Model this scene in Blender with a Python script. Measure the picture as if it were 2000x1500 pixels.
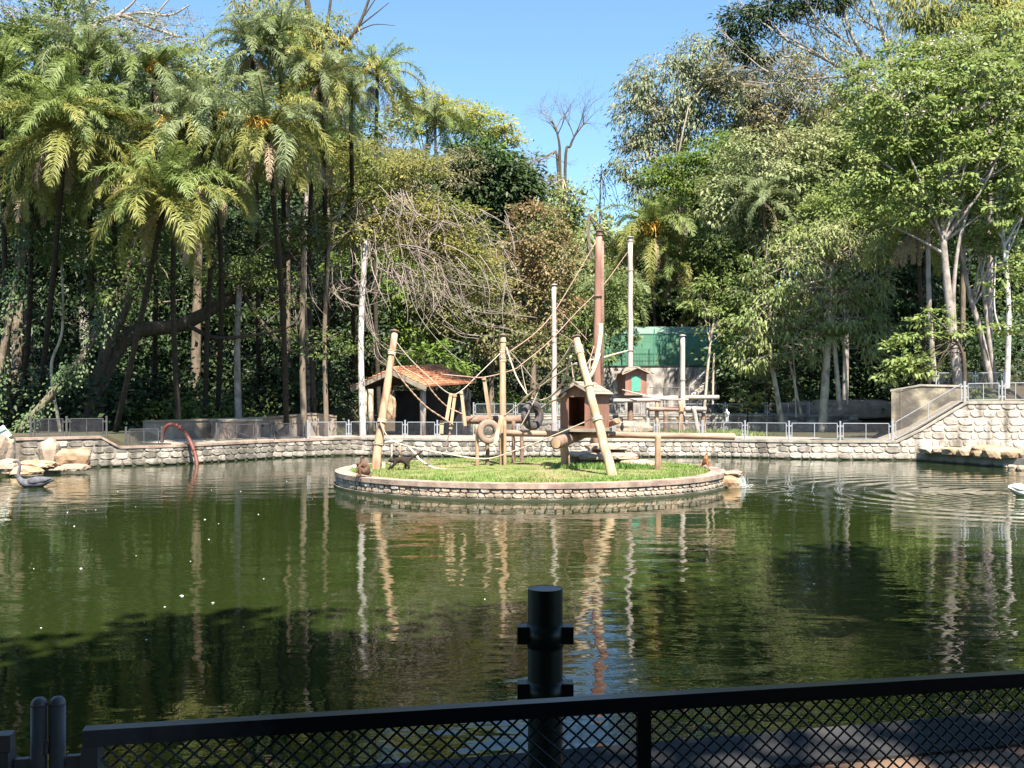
import bpy, bmesh, math, random
import numpy as np
from mathutils import Vector, Matrix, noise

for o in list(bpy.data.objects):
    bpy.data.objects.remove(o)
C = bpy.context.scene.collection
SC = bpy.context.scene
RN = np.random.default_rng(11)
R = random.Random(5)
rad = math.radians

# ------------------------------------------------------------------ camera, sky, sun, exposure
F, YH, EYE = 1950.0, 787.0, 2.6           # focal length and horizon row of the 2000 px photo, eye height over the water
cam = bpy.data.cameras.new("camera")
camo = bpy.data.objects.new("camera", cam); C.objects.link(camo)
camo.location = (0, 0, EYE); camo.rotation_euler = (rad(90), 0, 0)
cam.sensor_width = 36; cam.lens = 36 * F / 2000
cam.shift_y = (YH - 750) / 2000
cam.clip_start = 0.05; cam.clip_end = 3000
SC.camera = camo

SUN_EL, SUN_AZ = 58.0, 163.0              # behind the camera, a little to the right
W = bpy.data.worlds.new("World"); SC.world = W; W.use_nodes = True
wn = W.node_tree.nodes; wl = W.node_tree.links
sky = wn.new("ShaderNodeTexSky"); sky.sky_type = 'NISHITA'; sky.sun_disc = False
sky.sun_elevation = rad(SUN_EL); sky.sun_rotation = rad(SUN_AZ)
sky.air_density = 1.0; sky.dust_density = 0.6; sky.ozone_density = 1.6
wn["Background"].inputs[1].default_value = 0.068
tint = wn.new("ShaderNodeMix"); tint.data_type = 'RGBA'; tint.blend_type = 'MULTIPLY'; tint.inputs[0].default_value = 1.0
tint.inputs[7].default_value = (0.86, 1.06, 1.10, 1); wl.new(sky.outputs[0], tint.inputs[6])
wl.new(tint.outputs[2], wn["Background"].inputs[0])
sl = bpy.data.lights.new("sun", 'SUN'); sl.energy = 5.0; sl.angle = rad(0.55); sl.color = (1.0, 0.92, 0.77)
so = bpy.data.objects.new("sun", sl); C.objects.link(so)
SDIR = Vector((math.sin(rad(SUN_AZ)) * math.cos(rad(SUN_EL)), math.cos(rad(SUN_AZ)) * math.cos(rad(SUN_EL)), math.sin(rad(SUN_EL))))
so.rotation_euler = SDIR.to_track_quat('Z', 'Y').to_euler()
so.location = (10, -20, 40)
SC.view_settings.view_transform = 'Standard'; SC.view_settings.look = 'None'
SC.view_settings.exposure = 1.85; SC.view_settings.gamma = 1.0
SC.view_settings.use_curve_mapping = False
SC.cycles.max_bounces = 6; SC.cycles.diffuse_bounces = 3; SC.cycles.glossy_bounces = 3
SC.cycles.transmission_bounces = 3; SC.cycles.transparent_max_bounces = 4
SC.cycles.caustics_reflective = False; SC.cycles.caustics_refractive = False
SC.cycles.use_denoising = True

# ------------------------------------------------------------------ helpers
def at(px, py, d):
    return Vector(((px - 1000) / F * d, d, EYE + (YH - py) / F * d))
def onz(px, py, z):
    return at(px, py, (EYE - z) * F / (py - YH))
def sm(a, b, x):
    t = np.clip((x - a) / (b - a), 0, 1); return t * t * (3 - 2 * t)

ORG = {}
def org(parent):
    return ORG.get(parent.name, Vector((0, 0, 0))) if parent else Vector((0, 0, 0))
def tag(o, label=None, cat=None, group=None, kind=None):
    if label: o['label'] = label
    if cat: o['category'] = cat
    if group: o['group'] = group
    if kind: o['kind'] = kind
    return o
def thing(name, label, cat, loc=(0, 0, 0), rz=0, group=None, local=False):
    o = bpy.data.objects.new(name, None); C.objects.link(o)
    o.location = loc; o.rotation_euler = (0, 0, rz); o.empty_display_size = 0.2
    ORG[o.name] = Vector((0, 0, 0)) if local else Vector(loc)
    return tag(o, label, cat, group)
def link(name, me, parent=None, m=None, loc=None):
    o = bpy.data.objects.new(name, me); C.objects.link(o)
    if m is not None and not me.materials: me.materials.append(m)
    if parent:
        o.parent = parent; ORG[o.name] = org(parent)
    if loc is not None:
        o.location = Vector(loc) - org(parent)
    return o
def copy_tree(o, parent=None):
    c = o.copy(); C.objects.link(c); c.parent = parent
    for ch in list(o.children): copy_tree(ch, c)
    return c

class MB:
    """collects simple shapes for one mesh"""
    def __init__(s): s.v = []; s.f = []; s.sm = False
    def add(s, vs, fs):
        n = len(s.v); s.v += [tuple(v) for v in vs]; s.f += [tuple(i + n for i in f) for f in fs]; return s
    def box(s, c, size, ax=None):
        c = Vector(c); x, y, z = [k / 2 for k in size]
        ax = ax or (Vector((1, 0, 0)), Vector((0, 1, 0)), Vector((0, 0, 1)))
        P = [c + ax[0] * a * x + ax[1] * b * y + ax[2] * d * z for a, b, d in
             ((-1,-1,-1),(1,-1,-1),(1,1,-1),(-1,1,-1),(-1,-1,1),(1,-1,1),(1,1,1),(-1,1,1))]
        return s.add(P, [(0,3,2,1),(4,5,6,7),(0,1,5,4),(1,2,6,5),(2,3,7,6),(3,0,4,7)])
    def beam(s, a, b, w, h, up=(0, 0, 1)):
        a, b = Vector(a), Vector(b); t = b - a; L = t.length; t.normalize()
        sd = t.cross(Vector(up))
        if sd.length < 1e-4: sd = t.cross(Vector((0, 1, 0)))
        sd.normalize(); u = sd.cross(t)
        return s.box((a + b) / 2, (L, w, h), (t, sd, u))
    def tube(s, pts, r, n=8, cap=True, wob=0.0, flat=1.0):
        pts = [Vector(p) for p in pts]; k = len(pts)
        rs = r if isinstance(r, (list, tuple)) else [r] * k
        t0 = (pts[1] - pts[0]).normalized()
        u = t0.cross(Vector((0, 0, 1)))
        if u.length < 0.05: u = t0.cross(Vector((0, 1, 0)))
        u.normalize(); V = []
        for i, p in enumerate(pts):
            t = (pts[min(i + 1, k - 1)] - pts[max(i - 1, 0)])
            if t.length < 1e-6: t = t0
            t.normalize(); u = u - t * u.dot(t)
            if u.length < 1e-5: u = t.orthogonal()
            u.normalize(); w = t.cross(u)
            for j in range(n):
                a = 2 * math.pi * j / n; q = rs[i] * (1 + (R.uniform(-wob, wob) if wob else 0))
                V.append(p + u * math.cos(a) * q + w * math.sin(a) * q * flat)
        fs = [(i * n + j, i * n + (j + 1) % n, (i + 1) * n + (j + 1) % n, (i + 1) * n + j) for i in range(k - 1) for j in range(n)]
        if cap:
            fs.append(tuple(range(n - 1, -1, -1))); fs.append(tuple((k - 1) * n + j for j in range(n)))
        return s.add(V, fs)
    def build(s, name, m, parent=None, smooth=False, local=False):
        og = Vector((0, 0, 0)) if local else org(parent)
        me = bpy.data.meshes.new(name)
        me.from_pydata([(v[0] - og.x, v[1] - og.y, v[2] - og.z) for v in s.v], [], s.f)
        if smooth: me.polygons.foreach_set("use_smooth", [True] * len(me.polygons))
        me.materials.append(m); me.update()
        return link(name, me, parent)

def quads(name, V, m, parent=None, ntri=None):
    """V (N,4,3) world quads -> one mesh"""
    og = np.array(org(parent)); N = len(V)
    me = bpy.data.meshes.new(name)
    me.vertices.add(4 * N); me.loops.add(4 * N); me.polygons.add(N)
    me.vertices.foreach_set("co", (V.reshape(-1, 3) - og).astype(np.float32).ravel())
    me.loops.foreach_set("vertex_index", np.arange(4 * N, dtype=np.int32))
    me.polygons.foreach_set("loop_start", np.arange(0, 4 * N, 4, dtype=np.int32))
    me.update(calc_edges=True); me.materials.append(m)
    return link(name, me, parent)

def smooth_path(pts, sub=5):
    """Catmull-Rom through the points"""
    P = [Vector(p) for p in pts]
    if len(P) < 3: 
        return [P[0].lerp(P[-1], i / sub) for i in range(sub + 1)]
    P = [P[0] * 2 - P[1]] + P + [P[-1] * 2 - P[-2]]; out = []
    for i in range(1, len(P) - 2):
        for k in range(sub):
            t = k / sub; a, b, c, d = P[i - 1], P[i], P[i + 1], P[i + 2]
            out.append(0.5 * ((2 * b) + (c - a) * t + (2 * a - 5 * b + 4 * c - d) * t * t + (3 * b - a - 3 * c + d) * t ** 3))
    out.append(P[-2]); return out
def lerps(a, b, n): return [a + (b - a) * i / (n - 1) for i in range(n)]

# ------------------------------------------------------------------ materials
def _m(name):
    m = bpy.data.materials.new(name); m.use_nodes = True
    return m, m.node_tree.nodes, m.node_tree.links, m.node_tree.nodes["Principled BSDF"]
def _mix(n, l, fac, a, b, mode='MIX'):
    x = n.new("ShaderNodeMix"); x.data_type = 'RGBA'; x.blend_type = mode
    for sock, val in ((x.inputs[0], fac), (x.inputs[6], a), (x.inputs[7], b)):
        if hasattr(val, "links") or hasattr(val, "is_linked"): l.new(val, sock)
        elif isinstance(val, (int, float)): sock.default_value = val
        else: sock.default_value = (*val, 1)
    return x.outputs[2]
def _ramp(n, l, src, a, b):
    r = n.new("ShaderNodeMapRange"); l.new(src, r.inputs[0]); r.inputs[1].default_value = a; r.inputs[2].default_value = b
    return r.outputs[0]
def mat(name, c1, c2=None, scale=5.0, rough=0.85, bump=0.0, bscale=None, spec=0.25, metal=0.0, stretch=(1, 1, 1), c3=None, s3=1.0, rnd=0.0, lo=0.35, hi=0.65, fx=0.0):
    """noise-mixed base colour, a larger stain colour c3, brightness varied per object by rnd, noise bump"""
    m, n, l, p = _m(name)
    p.inputs["Roughness"].default_value = rough; p.inputs["Metallic"].default_value = metal
    p.inputs["Specular IOR Level"].default_value = spec
    tc = n.new("ShaderNodeTexCoord"); mp = n.new("ShaderNodeMapping"); l.new(tc.outputs["Object"], mp.inputs[0])
    mp.inputs["Scale"].default_value = stretch
    col = n.new("ShaderNodeRGB"); col.outputs[0].default_value = (*c1, 1); out = col.outputs[0]
    oi = n.new("ShaderNodeObjectInfo")
    if rnd:
        ad = n.new("ShaderNodeVectorMath"); ad.operation = 'ADD'
        sc_ = n.new("ShaderNodeVectorMath"); sc_.operation = 'SCALE'; sc_.inputs[0].default_value = (37, 19, 53)
        l.new(oi.outputs["Random"], sc_.inputs["Scale"]); l.new(mp.outputs[0], ad.inputs[0]); l.new(sc_.outputs[0], ad.inputs[1]); vec = ad.outputs[0]
    else: vec = mp.outputs[0]
    if c2:
        t = n.new("ShaderNodeTexNoise"); t.inputs["Scale"].default_value = scale; t.inputs["Detail"].default_value = 5; l.new(vec, t.inputs[0])
        out = _mix(n, l, _ramp(n, l, t.outputs[0], lo, hi), c1, c2)
    if c3:
        t3 = n.new("ShaderNodeTexNoise"); t3.inputs["Scale"].default_value = s3; t3.inputs["Detail"].default_value = 4; l.new(vec, t3.inputs[0])
        out = _mix(n, l, _ramp(n, l, t3.outputs[0], 0.48, 0.66), out, c3)
    if rnd:
        r = n.new("ShaderNodeMapRange"); l.new(oi.outputs["Random"], r.inputs[0]); r.inputs[3].default_value = 1 - rnd; r.inputs[4].default_value = 1 + rnd
        hs = n.new("ShaderNodeHueSaturation"); l.new(out, hs.inputs["Color"]); l.new(r.outputs[0], hs.inputs["Value"]); out = hs.outputs[0]
    if fx:
        ge = n.new("ShaderNodeNewGeometry"); sp_ = n.new("ShaderNodeSeparateXYZ"); l.new(ge.outputs["Position"], sp_.inputs[0])
        m2 = n.new("ShaderNodeMapping"); m2.inputs["Scale"].default_value = (1.6, 1.6, .3); l.new(ge.outputs["Position"], m2.inputs[0])
        t4 = n.new("ShaderNodeTexNoise"); t4.inputs["Scale"].default_value = 1.5; t4.inputs["Detail"].default_value = 5; l.new(m2.outputs[0], t4.inputs[0])
        out = _mix(n, l, _ramp(n, l, t4.outputs[0], .50, .68), out, _mix(n, l, fx, out, (.07, .062, .05)))
        ad4 = n.new("ShaderNodeMath"); ad4.operation = 'MULTIPLY_ADD'; l.new(t4.outputs[0], ad4.inputs[0]); ad4.inputs[1].default_value = -.16; l.new(sp_.outputs[2], ad4.inputs[2])
        out = _mix(n, l, _ramp(n, l, ad4.outputs[0], .06, -.04), out, (.045, .05, .032))
    l.new(out, p.inputs["Base Color"])
    if bump:
        tb = n.new("ShaderNodeTexNoise"); tb.inputs["Scale"].default_value = bscale or scale * 3; tb.inputs["Detail"].default_value = 5; l.new(vec, tb.inputs[0])
        b = n.new("ShaderNodeBump"); b.inputs["Strength"].default_value = 0.8; b.inputs["Distance"].default_value = bump
        l.new(tb.outputs[0], b.inputs["Height"]); l.new(b.outputs[0], p.inputs["Normal"])
    return m
def leafmat(name, a, b, c=None, trans=0.3, patch=0.35, rough=0.55):
    """leaf colour varied per leaf and in patches; some light passes through"""
    m, n, l, p = _m(name)
    g = n.new("ShaderNodeNewGeometry"); out = _mix(n, l, g.outputs["Random Per Island"], a, b)
    tc = n.new("ShaderNodeTexCoord")
    if c:
        t = n.new("ShaderNodeTexNoise"); t.inputs["Scale"].default_value = patch; t.inputs["Detail"].default_value = 3; l.new(tc.outputs["Object"], t.inputs[0])
        out = _mix(n, l, _ramp(n, l, t.outputs[0], 0.42, 0.64), out, c)
    l.new(out, p.inputs["Base Color"]); p.inputs["Roughness"].default_value = rough; p.inputs["Specular IOR Level"].default_value = 0.35
    tr = n.new("ShaderNodeBsdfTranslucent"); br = n.new("ShaderNodeHueSaturation"); br.inputs["Value"].default_value = 1.2; br.inputs["Hue"].default_value = 0.49
    l.new(out, br.inputs["Color"]); l.new(br.outputs[0], tr.inputs[0])
    mx = n.new("ShaderNodeMixShader"); mx.inputs[0].default_value = trans
    l.new(p.outputs[0], mx.inputs[1]); l.new(tr.outputs[0], mx.inputs[2]); l.new(mx.outputs[0], n["Material Output"].inputs[0])
    return m

K = {}
K['mortar'] = mat("mortar", (.36, .31, .27), (.44, .39, .34), 3, .95, .02, 20, c3=(.25, .21, .18), s3=1.3, fx=.75)
K['mortar_pale'] = mat('mortar_pale', (.40, .33, .27), (.48, .41, .35), 3, .95, .02, 20, c3=(.28, .23, .19), s3=1.6, fx=.5)
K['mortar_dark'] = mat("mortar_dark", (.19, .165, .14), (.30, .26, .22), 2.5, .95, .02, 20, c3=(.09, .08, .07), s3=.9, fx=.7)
K['stone'] = mat("stone", (.37, .325, .285), (.28, .245, .215), 2.2, .9, .03, 6, rnd=.2, c3=(.43, .385, .345), s3=1.5, fx=.75)
K['stone_white'] = mat("stone_white", (.45, .41, .365), (.36, .32, .285), 1.6, .9, .03, 6, rnd=.16, c3=(.51, .47, .42), s3=1.5, fx=.6)
K['stone_old_shaded'] = mat("stone_old_shaded", (.22, .195, .17), (.13, .118, .105), 1.8, .92, .03, 6, rnd=.2, c3=(.29, .26, .23), s3=1.2, fx=.85)  # old stone darkened in its colour for the tree shade on the left wall
K['stone_pink'] = mat("stone_pink", (.44, .33, .26), (.34, .25, .20), 2.2, .9, .03, 6, rnd=.17, c3=(.50, .41, .32), s3=1.4, fx=.45)
K['coping_pink'] = mat("coping_pink", (.27, .195, .16), (.36, .275, .23), 4, .92, .015, 18, c3=(.17, .125, .11), s3=1.6, fx=.4)
K['concrete'] = mat("concrete", (.38, .34, .30), (.29, .26, .23), 3, .92, .01, 25, c3=(.2, .18, .15), s3=.8, fx=.5)
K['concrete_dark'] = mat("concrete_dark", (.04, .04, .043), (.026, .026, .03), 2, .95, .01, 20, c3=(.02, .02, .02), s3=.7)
K['grey_wall'] = mat("grey_wall", (.42, .38, .36), (.20, .18, .17), 1.6, .95, .03, 5, fx=.7, c3=(.12, .11, .105), s3=.8, stretch=(1.5, 1, .8))
K['mottled'] = mat("mottled_wall", (.29, .25, .185), (.12, .105, .085), 1.1, .95, .05, 4, c3=(.09, .08, .07), s3=.9, lo=.42, hi=.58, fx=.8)
K['brown_wall'] = mat("brown_wall", (.21, .165, .13), (.30, .25, .2), 1.2, .95, .02, 6, c3=(.12, .10, .085), s3=.6)
K['dirt'] = mat("dirt", (.17, .095, .066), (.24, .145, .105), 1.2, .98, .02, 14, c3=(.12, .09, .065), s3=.35)
K['path'] = mat("path", (.36, .31, .26), (.28, .24, .20), 1.0, .95, .01, 12, c3=(.22, .19, .15), s3=.3)
K['forest_floor'] = mat("forest_floor", (.055, .045, .03), (.035, .05, .02), .8, .98, .05, 5, c3=(.07, .055, .04), s3=.2)
K['hill'] = mat("hill", (.03, .05, .015), (.05, .07, .02), .3, .98, .1, 2)
K['lawn'] = mat("lawn_soil", (.10, .14, .035), (.17, .17, .07), 2.0, .98, .02, 25, c3=(.22, .17, .10), s3=.8)
K['pole'] = mat("pole_wood", (.34, .215, .14), (.44, .30, .205), 3, .85, .012, 14, stretch=(3, 3, .35), c3=(.19, .115, .075), s3=1.3)
K['pole_pale'] = mat("pole_pale", (.36, .255, .165), (.45, .34, .235), 3, .85, .012, 14, stretch=(3, 3, .35), c3=(.23, .155, .10), s3=1.2)
K['pole_grey'] = mat("pole_grey", (.36, .31, .285), (.44, .39, .36), 3, .85, .01, 14, stretch=(3, 3, .3), c3=(.35, .30, .28), s3=1.6)
K['pole_red'] = mat("pole_red", (.30, .155, .12), (.36, .20, .16), 3, .8, .01, 14, stretch=(3, 3, .25), c3=(.24, .12, .10), s3=2)
K['log'] = mat("log", (.30, .19, .15), (.38, .26, .20), 3, .85, .015, 12, stretch=(.4, 3, 3), c3=(.22, .14, .11), s3=1.5)
K['log_grey'] = mat("log_grey", (.38, .32, .29), (.47, .41, .37), 3, .85, .015, 12, stretch=(.4, 3, 3), c3=(.27, .22, .2), s3=1.5)
K['log_dark'] = mat("log_dark", (.16, .10, .08), (.24, .16, .125), 3, .9, .03, 9, c3=(.1, .065, .05), s3=1.5)
K['house'] = mat("house_wood", (.185, .095, .07), (.235, .13, .095), 3, .8, .005, 18, stretch=(4, 4, .4), c3=(.27, .13, .10), s3=1.2)
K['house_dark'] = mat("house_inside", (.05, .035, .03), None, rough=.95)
K['roof_board'] = mat("roof_board", (.28, .23, .185), (.20, .165, .135), 3, .9, .01, 12, rnd=.15)
K['green_door'] = mat("green_door", (.07, .25, .19), (.09, .29, .22), 4, .6, .002, 10)
K['hose'] = mat("fire_hose", (.46, .39, .30), (.36, .30, .225), 4, .85, .004, 30, stretch=(1, 1, 1))
K['hose_grey'] = mat("hose_grey", (.36, .30, .26), (.44, .38, .33), 4, .85, .004, 30)
K['hose_dark'] = mat("strap_dark", (.16, .12, .10), (.22, .17, .14), 4, .85, .004, 30)
K['rope'] = mat("rope", (.27, .17, .135), (.36, .25, .2), 12, .9, .006, 40)
K['tyre'] = mat("tyre", (.055, .05, .055), (.10, .09, .09), 5, .7, .004, 30)
K['tyre_mud'] = mat("tyre_mud", (.26, .19, .155), (.20, .14, .115), 5, .85, .004, 30)
K['galv'] = mat("galvanised", (.30, .31, .35), (.36, .37, .41), 6, .5, .001, 40, spec=.5, metal=.3)
K['galv_dark'] = mat("dark_metal", (.045, .045, .05), (.075, .075, .08), 6, .6, .001, 40, spec=.4)
K['green_metal'] = mat("green_metal", (.05, .16, .12), (.07, .20, .15), 6, .6, spec=.4)
K['paint_black'] = mat("black_paint", (.003, .0045, .010), (.005, .007, .013), 8, .35, .0006, 60, spec=.3)
def sunlit_end_rail():  # black paint blended to grey at the left end, sunlight put into the colour
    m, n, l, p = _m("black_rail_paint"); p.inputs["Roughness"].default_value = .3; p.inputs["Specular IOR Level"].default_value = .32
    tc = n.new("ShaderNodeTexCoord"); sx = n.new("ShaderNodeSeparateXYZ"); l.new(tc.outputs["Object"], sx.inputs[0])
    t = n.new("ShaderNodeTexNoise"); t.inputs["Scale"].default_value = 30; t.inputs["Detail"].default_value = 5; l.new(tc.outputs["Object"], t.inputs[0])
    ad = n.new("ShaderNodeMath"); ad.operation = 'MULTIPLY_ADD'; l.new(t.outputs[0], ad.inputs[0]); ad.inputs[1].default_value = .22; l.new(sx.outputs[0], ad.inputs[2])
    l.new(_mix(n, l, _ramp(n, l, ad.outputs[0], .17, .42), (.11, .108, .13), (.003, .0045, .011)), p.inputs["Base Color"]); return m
K['rail_lit_end'] = sunlit_end_rail()
K['paint_grey'] = mat("grey_paint", (.12, .115, .135), (.16, .15, .175), 9, .45, .0008, 70, spec=.5, c3=(.11, .105, .12), s3=5)
K['paint_green'] = mat("dark_green_paint", (.003, .009, .006), (.005, .012, .008), 8, .4, .0006, 50, spec=.4)
K['wire_mesh'] = mat("mesh_wire", (.05, .05, .062), (.09, .09, .105), 6, .4, spec=.5)
K['red_pipe'] = mat("red_pipe", (.095, .024, .019), (.13, .04, .03), 4, .6, .002, 20, spec=.4)
K['rock'] = mat("rock", (.32, .215, .135), (.22, .145, .095), 1.8, .92, .05, 5, rnd=.15, c3=(.42, .32, .22), s3=1.1)
K['rock_grey'] = mat("rock_grey", (.28, .215, .165), (.20, .155, .125), 1.8, .92, .05, 5, rnd=.15, c3=(.36, .29, .23), s3=1.1)
K['tile'] = mat("roof_tile", (.40, .165, .09), (.48, .23, .13), 3, .85, .004, 20, c3=(.25, .11, .07), s3=1.4)
K['fascia'] = mat("fascia", (.26, .215, .18), (.34, .29, .245), 3, .9, .004, 20)
K['net'] = mat("shade_cloth", (.07, .18, .12), (.10, .23, .165), 1.2, .85, .004, 30, c3=(.15, .24, .14), s3=.5)
K['net_roof'] = mat("shade_roof", (.10, .17, .14), (.13, .205, .175), 1.2, .7, .004, 30)
K['fur'] = mat("brown_fur", (.085, .048, .035), (.13, .075, .052), 14, .9, .01, 60)
K['fur_black'] = mat("black_fur", (.018, .013, .012), (.035, .025, .02), 14, .9, .01, 60)
K['fur_red'] = mat("reddish_fur", (.20, .085, .045), (.27, .13, .07), 14, .9, .01, 60)
K['white_feather'] = mat("white_feather", (.80, .79, .76), (.72, .70, .68), 8, .8, .004, 40)
K['grey_feather'] = mat("dark_feather", (.065, .065, .08), (.12, .12, .145), 9, .75, .006, 40)
K['bill'] = mat("red_bill", (.55, .14, .07), (.6, .3, .2), 20, .5)
K['bill_dark'] = mat("dark_bill", (.05, .04, .03), None, rough=.5)
K['bin'] = mat("dark_bin", (.03, .028, .05), (.05, .045, .07), 5, .5)
K['bark'] = mat("bark", (.12, .09, .068), (.20, .16, .125), 2.5, .95, .03, 9, stretch=(3, 3, .6), c3=(.07, .055, .04), s3=1.2)
K['bark_dark'] = mat("bark_dark", (.05, .04, .03), (.09, .07, .055), 2.5, .95, .03, 9, stretch=(3, 3, .6))
K['bark_grey'] = mat("bark_grey", (.24, .205, .19), (.34, .30, .28), 2, .95, .02, 9, stretch=(2, 2, 1.2), c3=(.15, .13, .115), s3=1.3)
K['bark_white'] = mat("bark_white", (.46, .42, .42), (.56, .52, .52), 1.6, .95, .02, 9, stretch=(2, 2, 1.2), c3=(.22, .20, .195), s3=1.6)
K['bark_pale'] = mat("bark_pale", (.36, .31, .24), (.45, .39, .31), 2, .95, .02, 9, stretch=(2, 2, 1.2), c3=(.2, .17, .13), s3=1.3)
K['twig'] = mat("twig", (.27, .22, .2), (.37, .31, .285), 4, .95)
K['twig_pink'] = mat("twig_pale", (.19, .155, .14), (.27, .22, .20), 4, .95)
K['palm_trunk'] = mat("palm_trunk", (.028, .022, .017), (.055, .045, .035), 2, .95, .02, 8, stretch=(.6, .6, 6))
L_ = leafmat
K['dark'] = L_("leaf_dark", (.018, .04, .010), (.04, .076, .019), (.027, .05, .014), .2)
K['deep'] = L_("leaf_shaded", (.014, .03, .009), (.026, .048, .014), None, .1)  # leaf tones lowered so the wood's inner shade sits in the colour
K['mid'] = L_("leaf_mid", (0.066, 0.103, 0.022), (0.132, 0.178, 0.044), (0.079, 0.115, 0.033))
K['bright'] = L_("leaf_bright", (0.095, 0.165, 0.026), (0.164, 0.242, 0.047), (0.127, 0.187, 0.031), .38)
K['light'] = L_("leaf_light", (.15, .20, .055), (.23, .285, .095), (.175, .24, .065), .38)
K['pale'] = L_("leaf_pale", (0.214, 0.246, 0.114), (0.324, 0.342, 0.171), (0.168, 0.204, 0.085))
K['olive'] = L_("leaf_olive", (.19, .225, .075), (.30, .33, .135), (.15, .20, .065))
K['rust'] = L_("leaf_rust", (.165, .15, .06), (.235, .195, .09), (.22, .15, .075))
K['rust2'] = L_("leaf_rust_green", (.12, .13, .045), (.20, .175, .08), (.09, .11, .035))
K['yellow'] = L_("leaf_yellow", (0.241, 0.253, 0.038), (0.356, 0.333, 0.060), (0.287, 0.322, 0.055), .4)
K['grey'] = L_("leaf_grey", (.15, .18, .09), (.25, .28, .16), (.19, .185, .12))
K['wispy'] = L_("leaf_wispy", (0.164, 0.168, 0.040), (0.265, 0.240, 0.068), (0.126, 0.150, 0.040), .38)
K['brown'] = L_("leaf_brown", (.18, .155, .08), (.26, .225, .13), (.14, .16, .07))
K['gold'] = L_("leaf_gold", (0.202, 0.210, 0.051), (0.315, 0.282, 0.080), (0.139, 0.168, 0.046), .38)
K['ivy'] = L_("leaf_ivy", (.06, .10, .035), (.15, .19, .09), (.04, .08, .025), .2)
K['pinkflower'] = L_("flower_mauve", (.42, .34, .36), (.52, .44, .44))
K['palm'] = L_("palm_green", (0.116, 0.165, 0.042), (0.208, 0.253, 0.078), None, .35, rough=.55)
K['palm_yellow'] = L_("palm_yellow", (.20, .22, .055), (.30, .29, .09), None, .4, rough=.55)
K['palm_grey'] = L_("palm_greygreen", (0.139, 0.182, 0.078), (0.231, 0.264, 0.131), None, .35, rough=.55)
K['palm_dead'] = L_("palm_dead", (.26, .19, .12), (.36, .28, .19), None, .2)
K['flower_orange'] = L_("flower_orange", (.55, .27, .03), (.62, .42, .07), None, .2)
K['grass'] = L_("grass_blade", (.12, .23, .04), (.22, .33, .09), (.27, .29, .11), .35, .6)
K['weed'] = L_("weed_leaf", (.09, .18, .035), (.17, .28, .07), None, .35)

def water_mat():
    m, n, l, p = _m("pond_water")
    tc = n.new("ShaderNodeTexCoord")
    t = n.new("ShaderNodeTexNoise"); t.inputs["Scale"].default_value = .12; t.inputs["Detail"].default_value = 2; l.new(tc.outputs["Object"], t.inputs[0])
    l.new(_mix(n, l, t.outputs[0], (.0115, .018, .0042), (.0165, .025, .006)), p.inputs["Base Color"])
    p.inputs["Roughness"].default_value = .015; p.inputs["IOR"].default_value = 1.33; p.inputs["Specular IOR Level"].default_value = .5
    def nz(scale, detail, st=(1, 1, 1), rough=.5):
        mp = n.new("ShaderNodeMapping"); mp.inputs["Scale"].default_value = st; l.new(tc.outputs["Object"], mp.inputs[0])
        x = n.new("ShaderNodeTexNoise"); x.inputs["Scale"].default_value = scale; x.inputs["Detail"].default_value = detail; x.inputs["Roughness"].default_value = rough
        l.new(mp.outputs[0], x.inputs[0]); return x.outputs[0]
    def math_(op, a, b=None):
        x = n.new("ShaderNodeMath"); x.operation = op
        for i, v in enumerate((a, b)):
            if v is None: continue
            if isinstance(v, (int, float)): x.inputs[i].default_value = v
            else: l.new(v, x.inputs[i])
        return x.outputs[0]
    swell = math_('MULTIPLY', nz(.75, 1.5, (1, 1.5, 1)), 1.0)
    small = math_('MULTIPLY', nz(3.0, 2.5, (.8, 1.5, 1)), .26)
    act = _ramp(n, l, nz(.09, 1), .40, .62)                    # calm and livelier areas
    act = math_('ADD', math_('MULTIPLY', act, .75), .35)
    h = math_('MULTIPLY', math_('ADD', swell, small), act)
    # rings round the swan on the right and below the spout
    for (cx, cy, sc_, reach, amp) in ((14.6, 28.6, 2.1, 8.5, 2.2), (7.0, 30.4, 3.4, 2.6, 1.0), (.3, 7.0, 3.5, 1.0, .3), (-15.3, 31, 3.0, 2.5, .8)):
        d = n.new("ShaderNodeVectorMath"); d.operation = 'DISTANCE'; l.new(tc.outputs["Object"], d.inputs[0]); d.inputs[1].default_value = (cx, cy, 0)
        wv = math_('SINE', math_('MULTIPLY', math_('ADD', d.outputs["Value"], math_('MULTIPLY', nz(.5, 1), .35)), 2 * math.pi * sc_ * .55))
        fo = n.new("ShaderNodeMapRange"); l.new(d.outputs["Value"], fo.inputs[0]); fo.inputs[1].default_value = 0; fo.inputs[2].default_value = reach
        fo.inputs[3].default_value = amp * .28; fo.inputs[4].default_value = 0
        h = math_('ADD', h, math_('MULTIPLY', wv, fo.outputs[0]))
    b = n.new("ShaderNodeBump"); b.inputs["Strength"].default_value = 1.0; b.inputs["Distance"].default_value = .025
    l.new(h, b.inputs["Height"]); l.new(b.outputs[0], p.inputs["Normal"])
    return m
K['water'] = water_mat()

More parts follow.
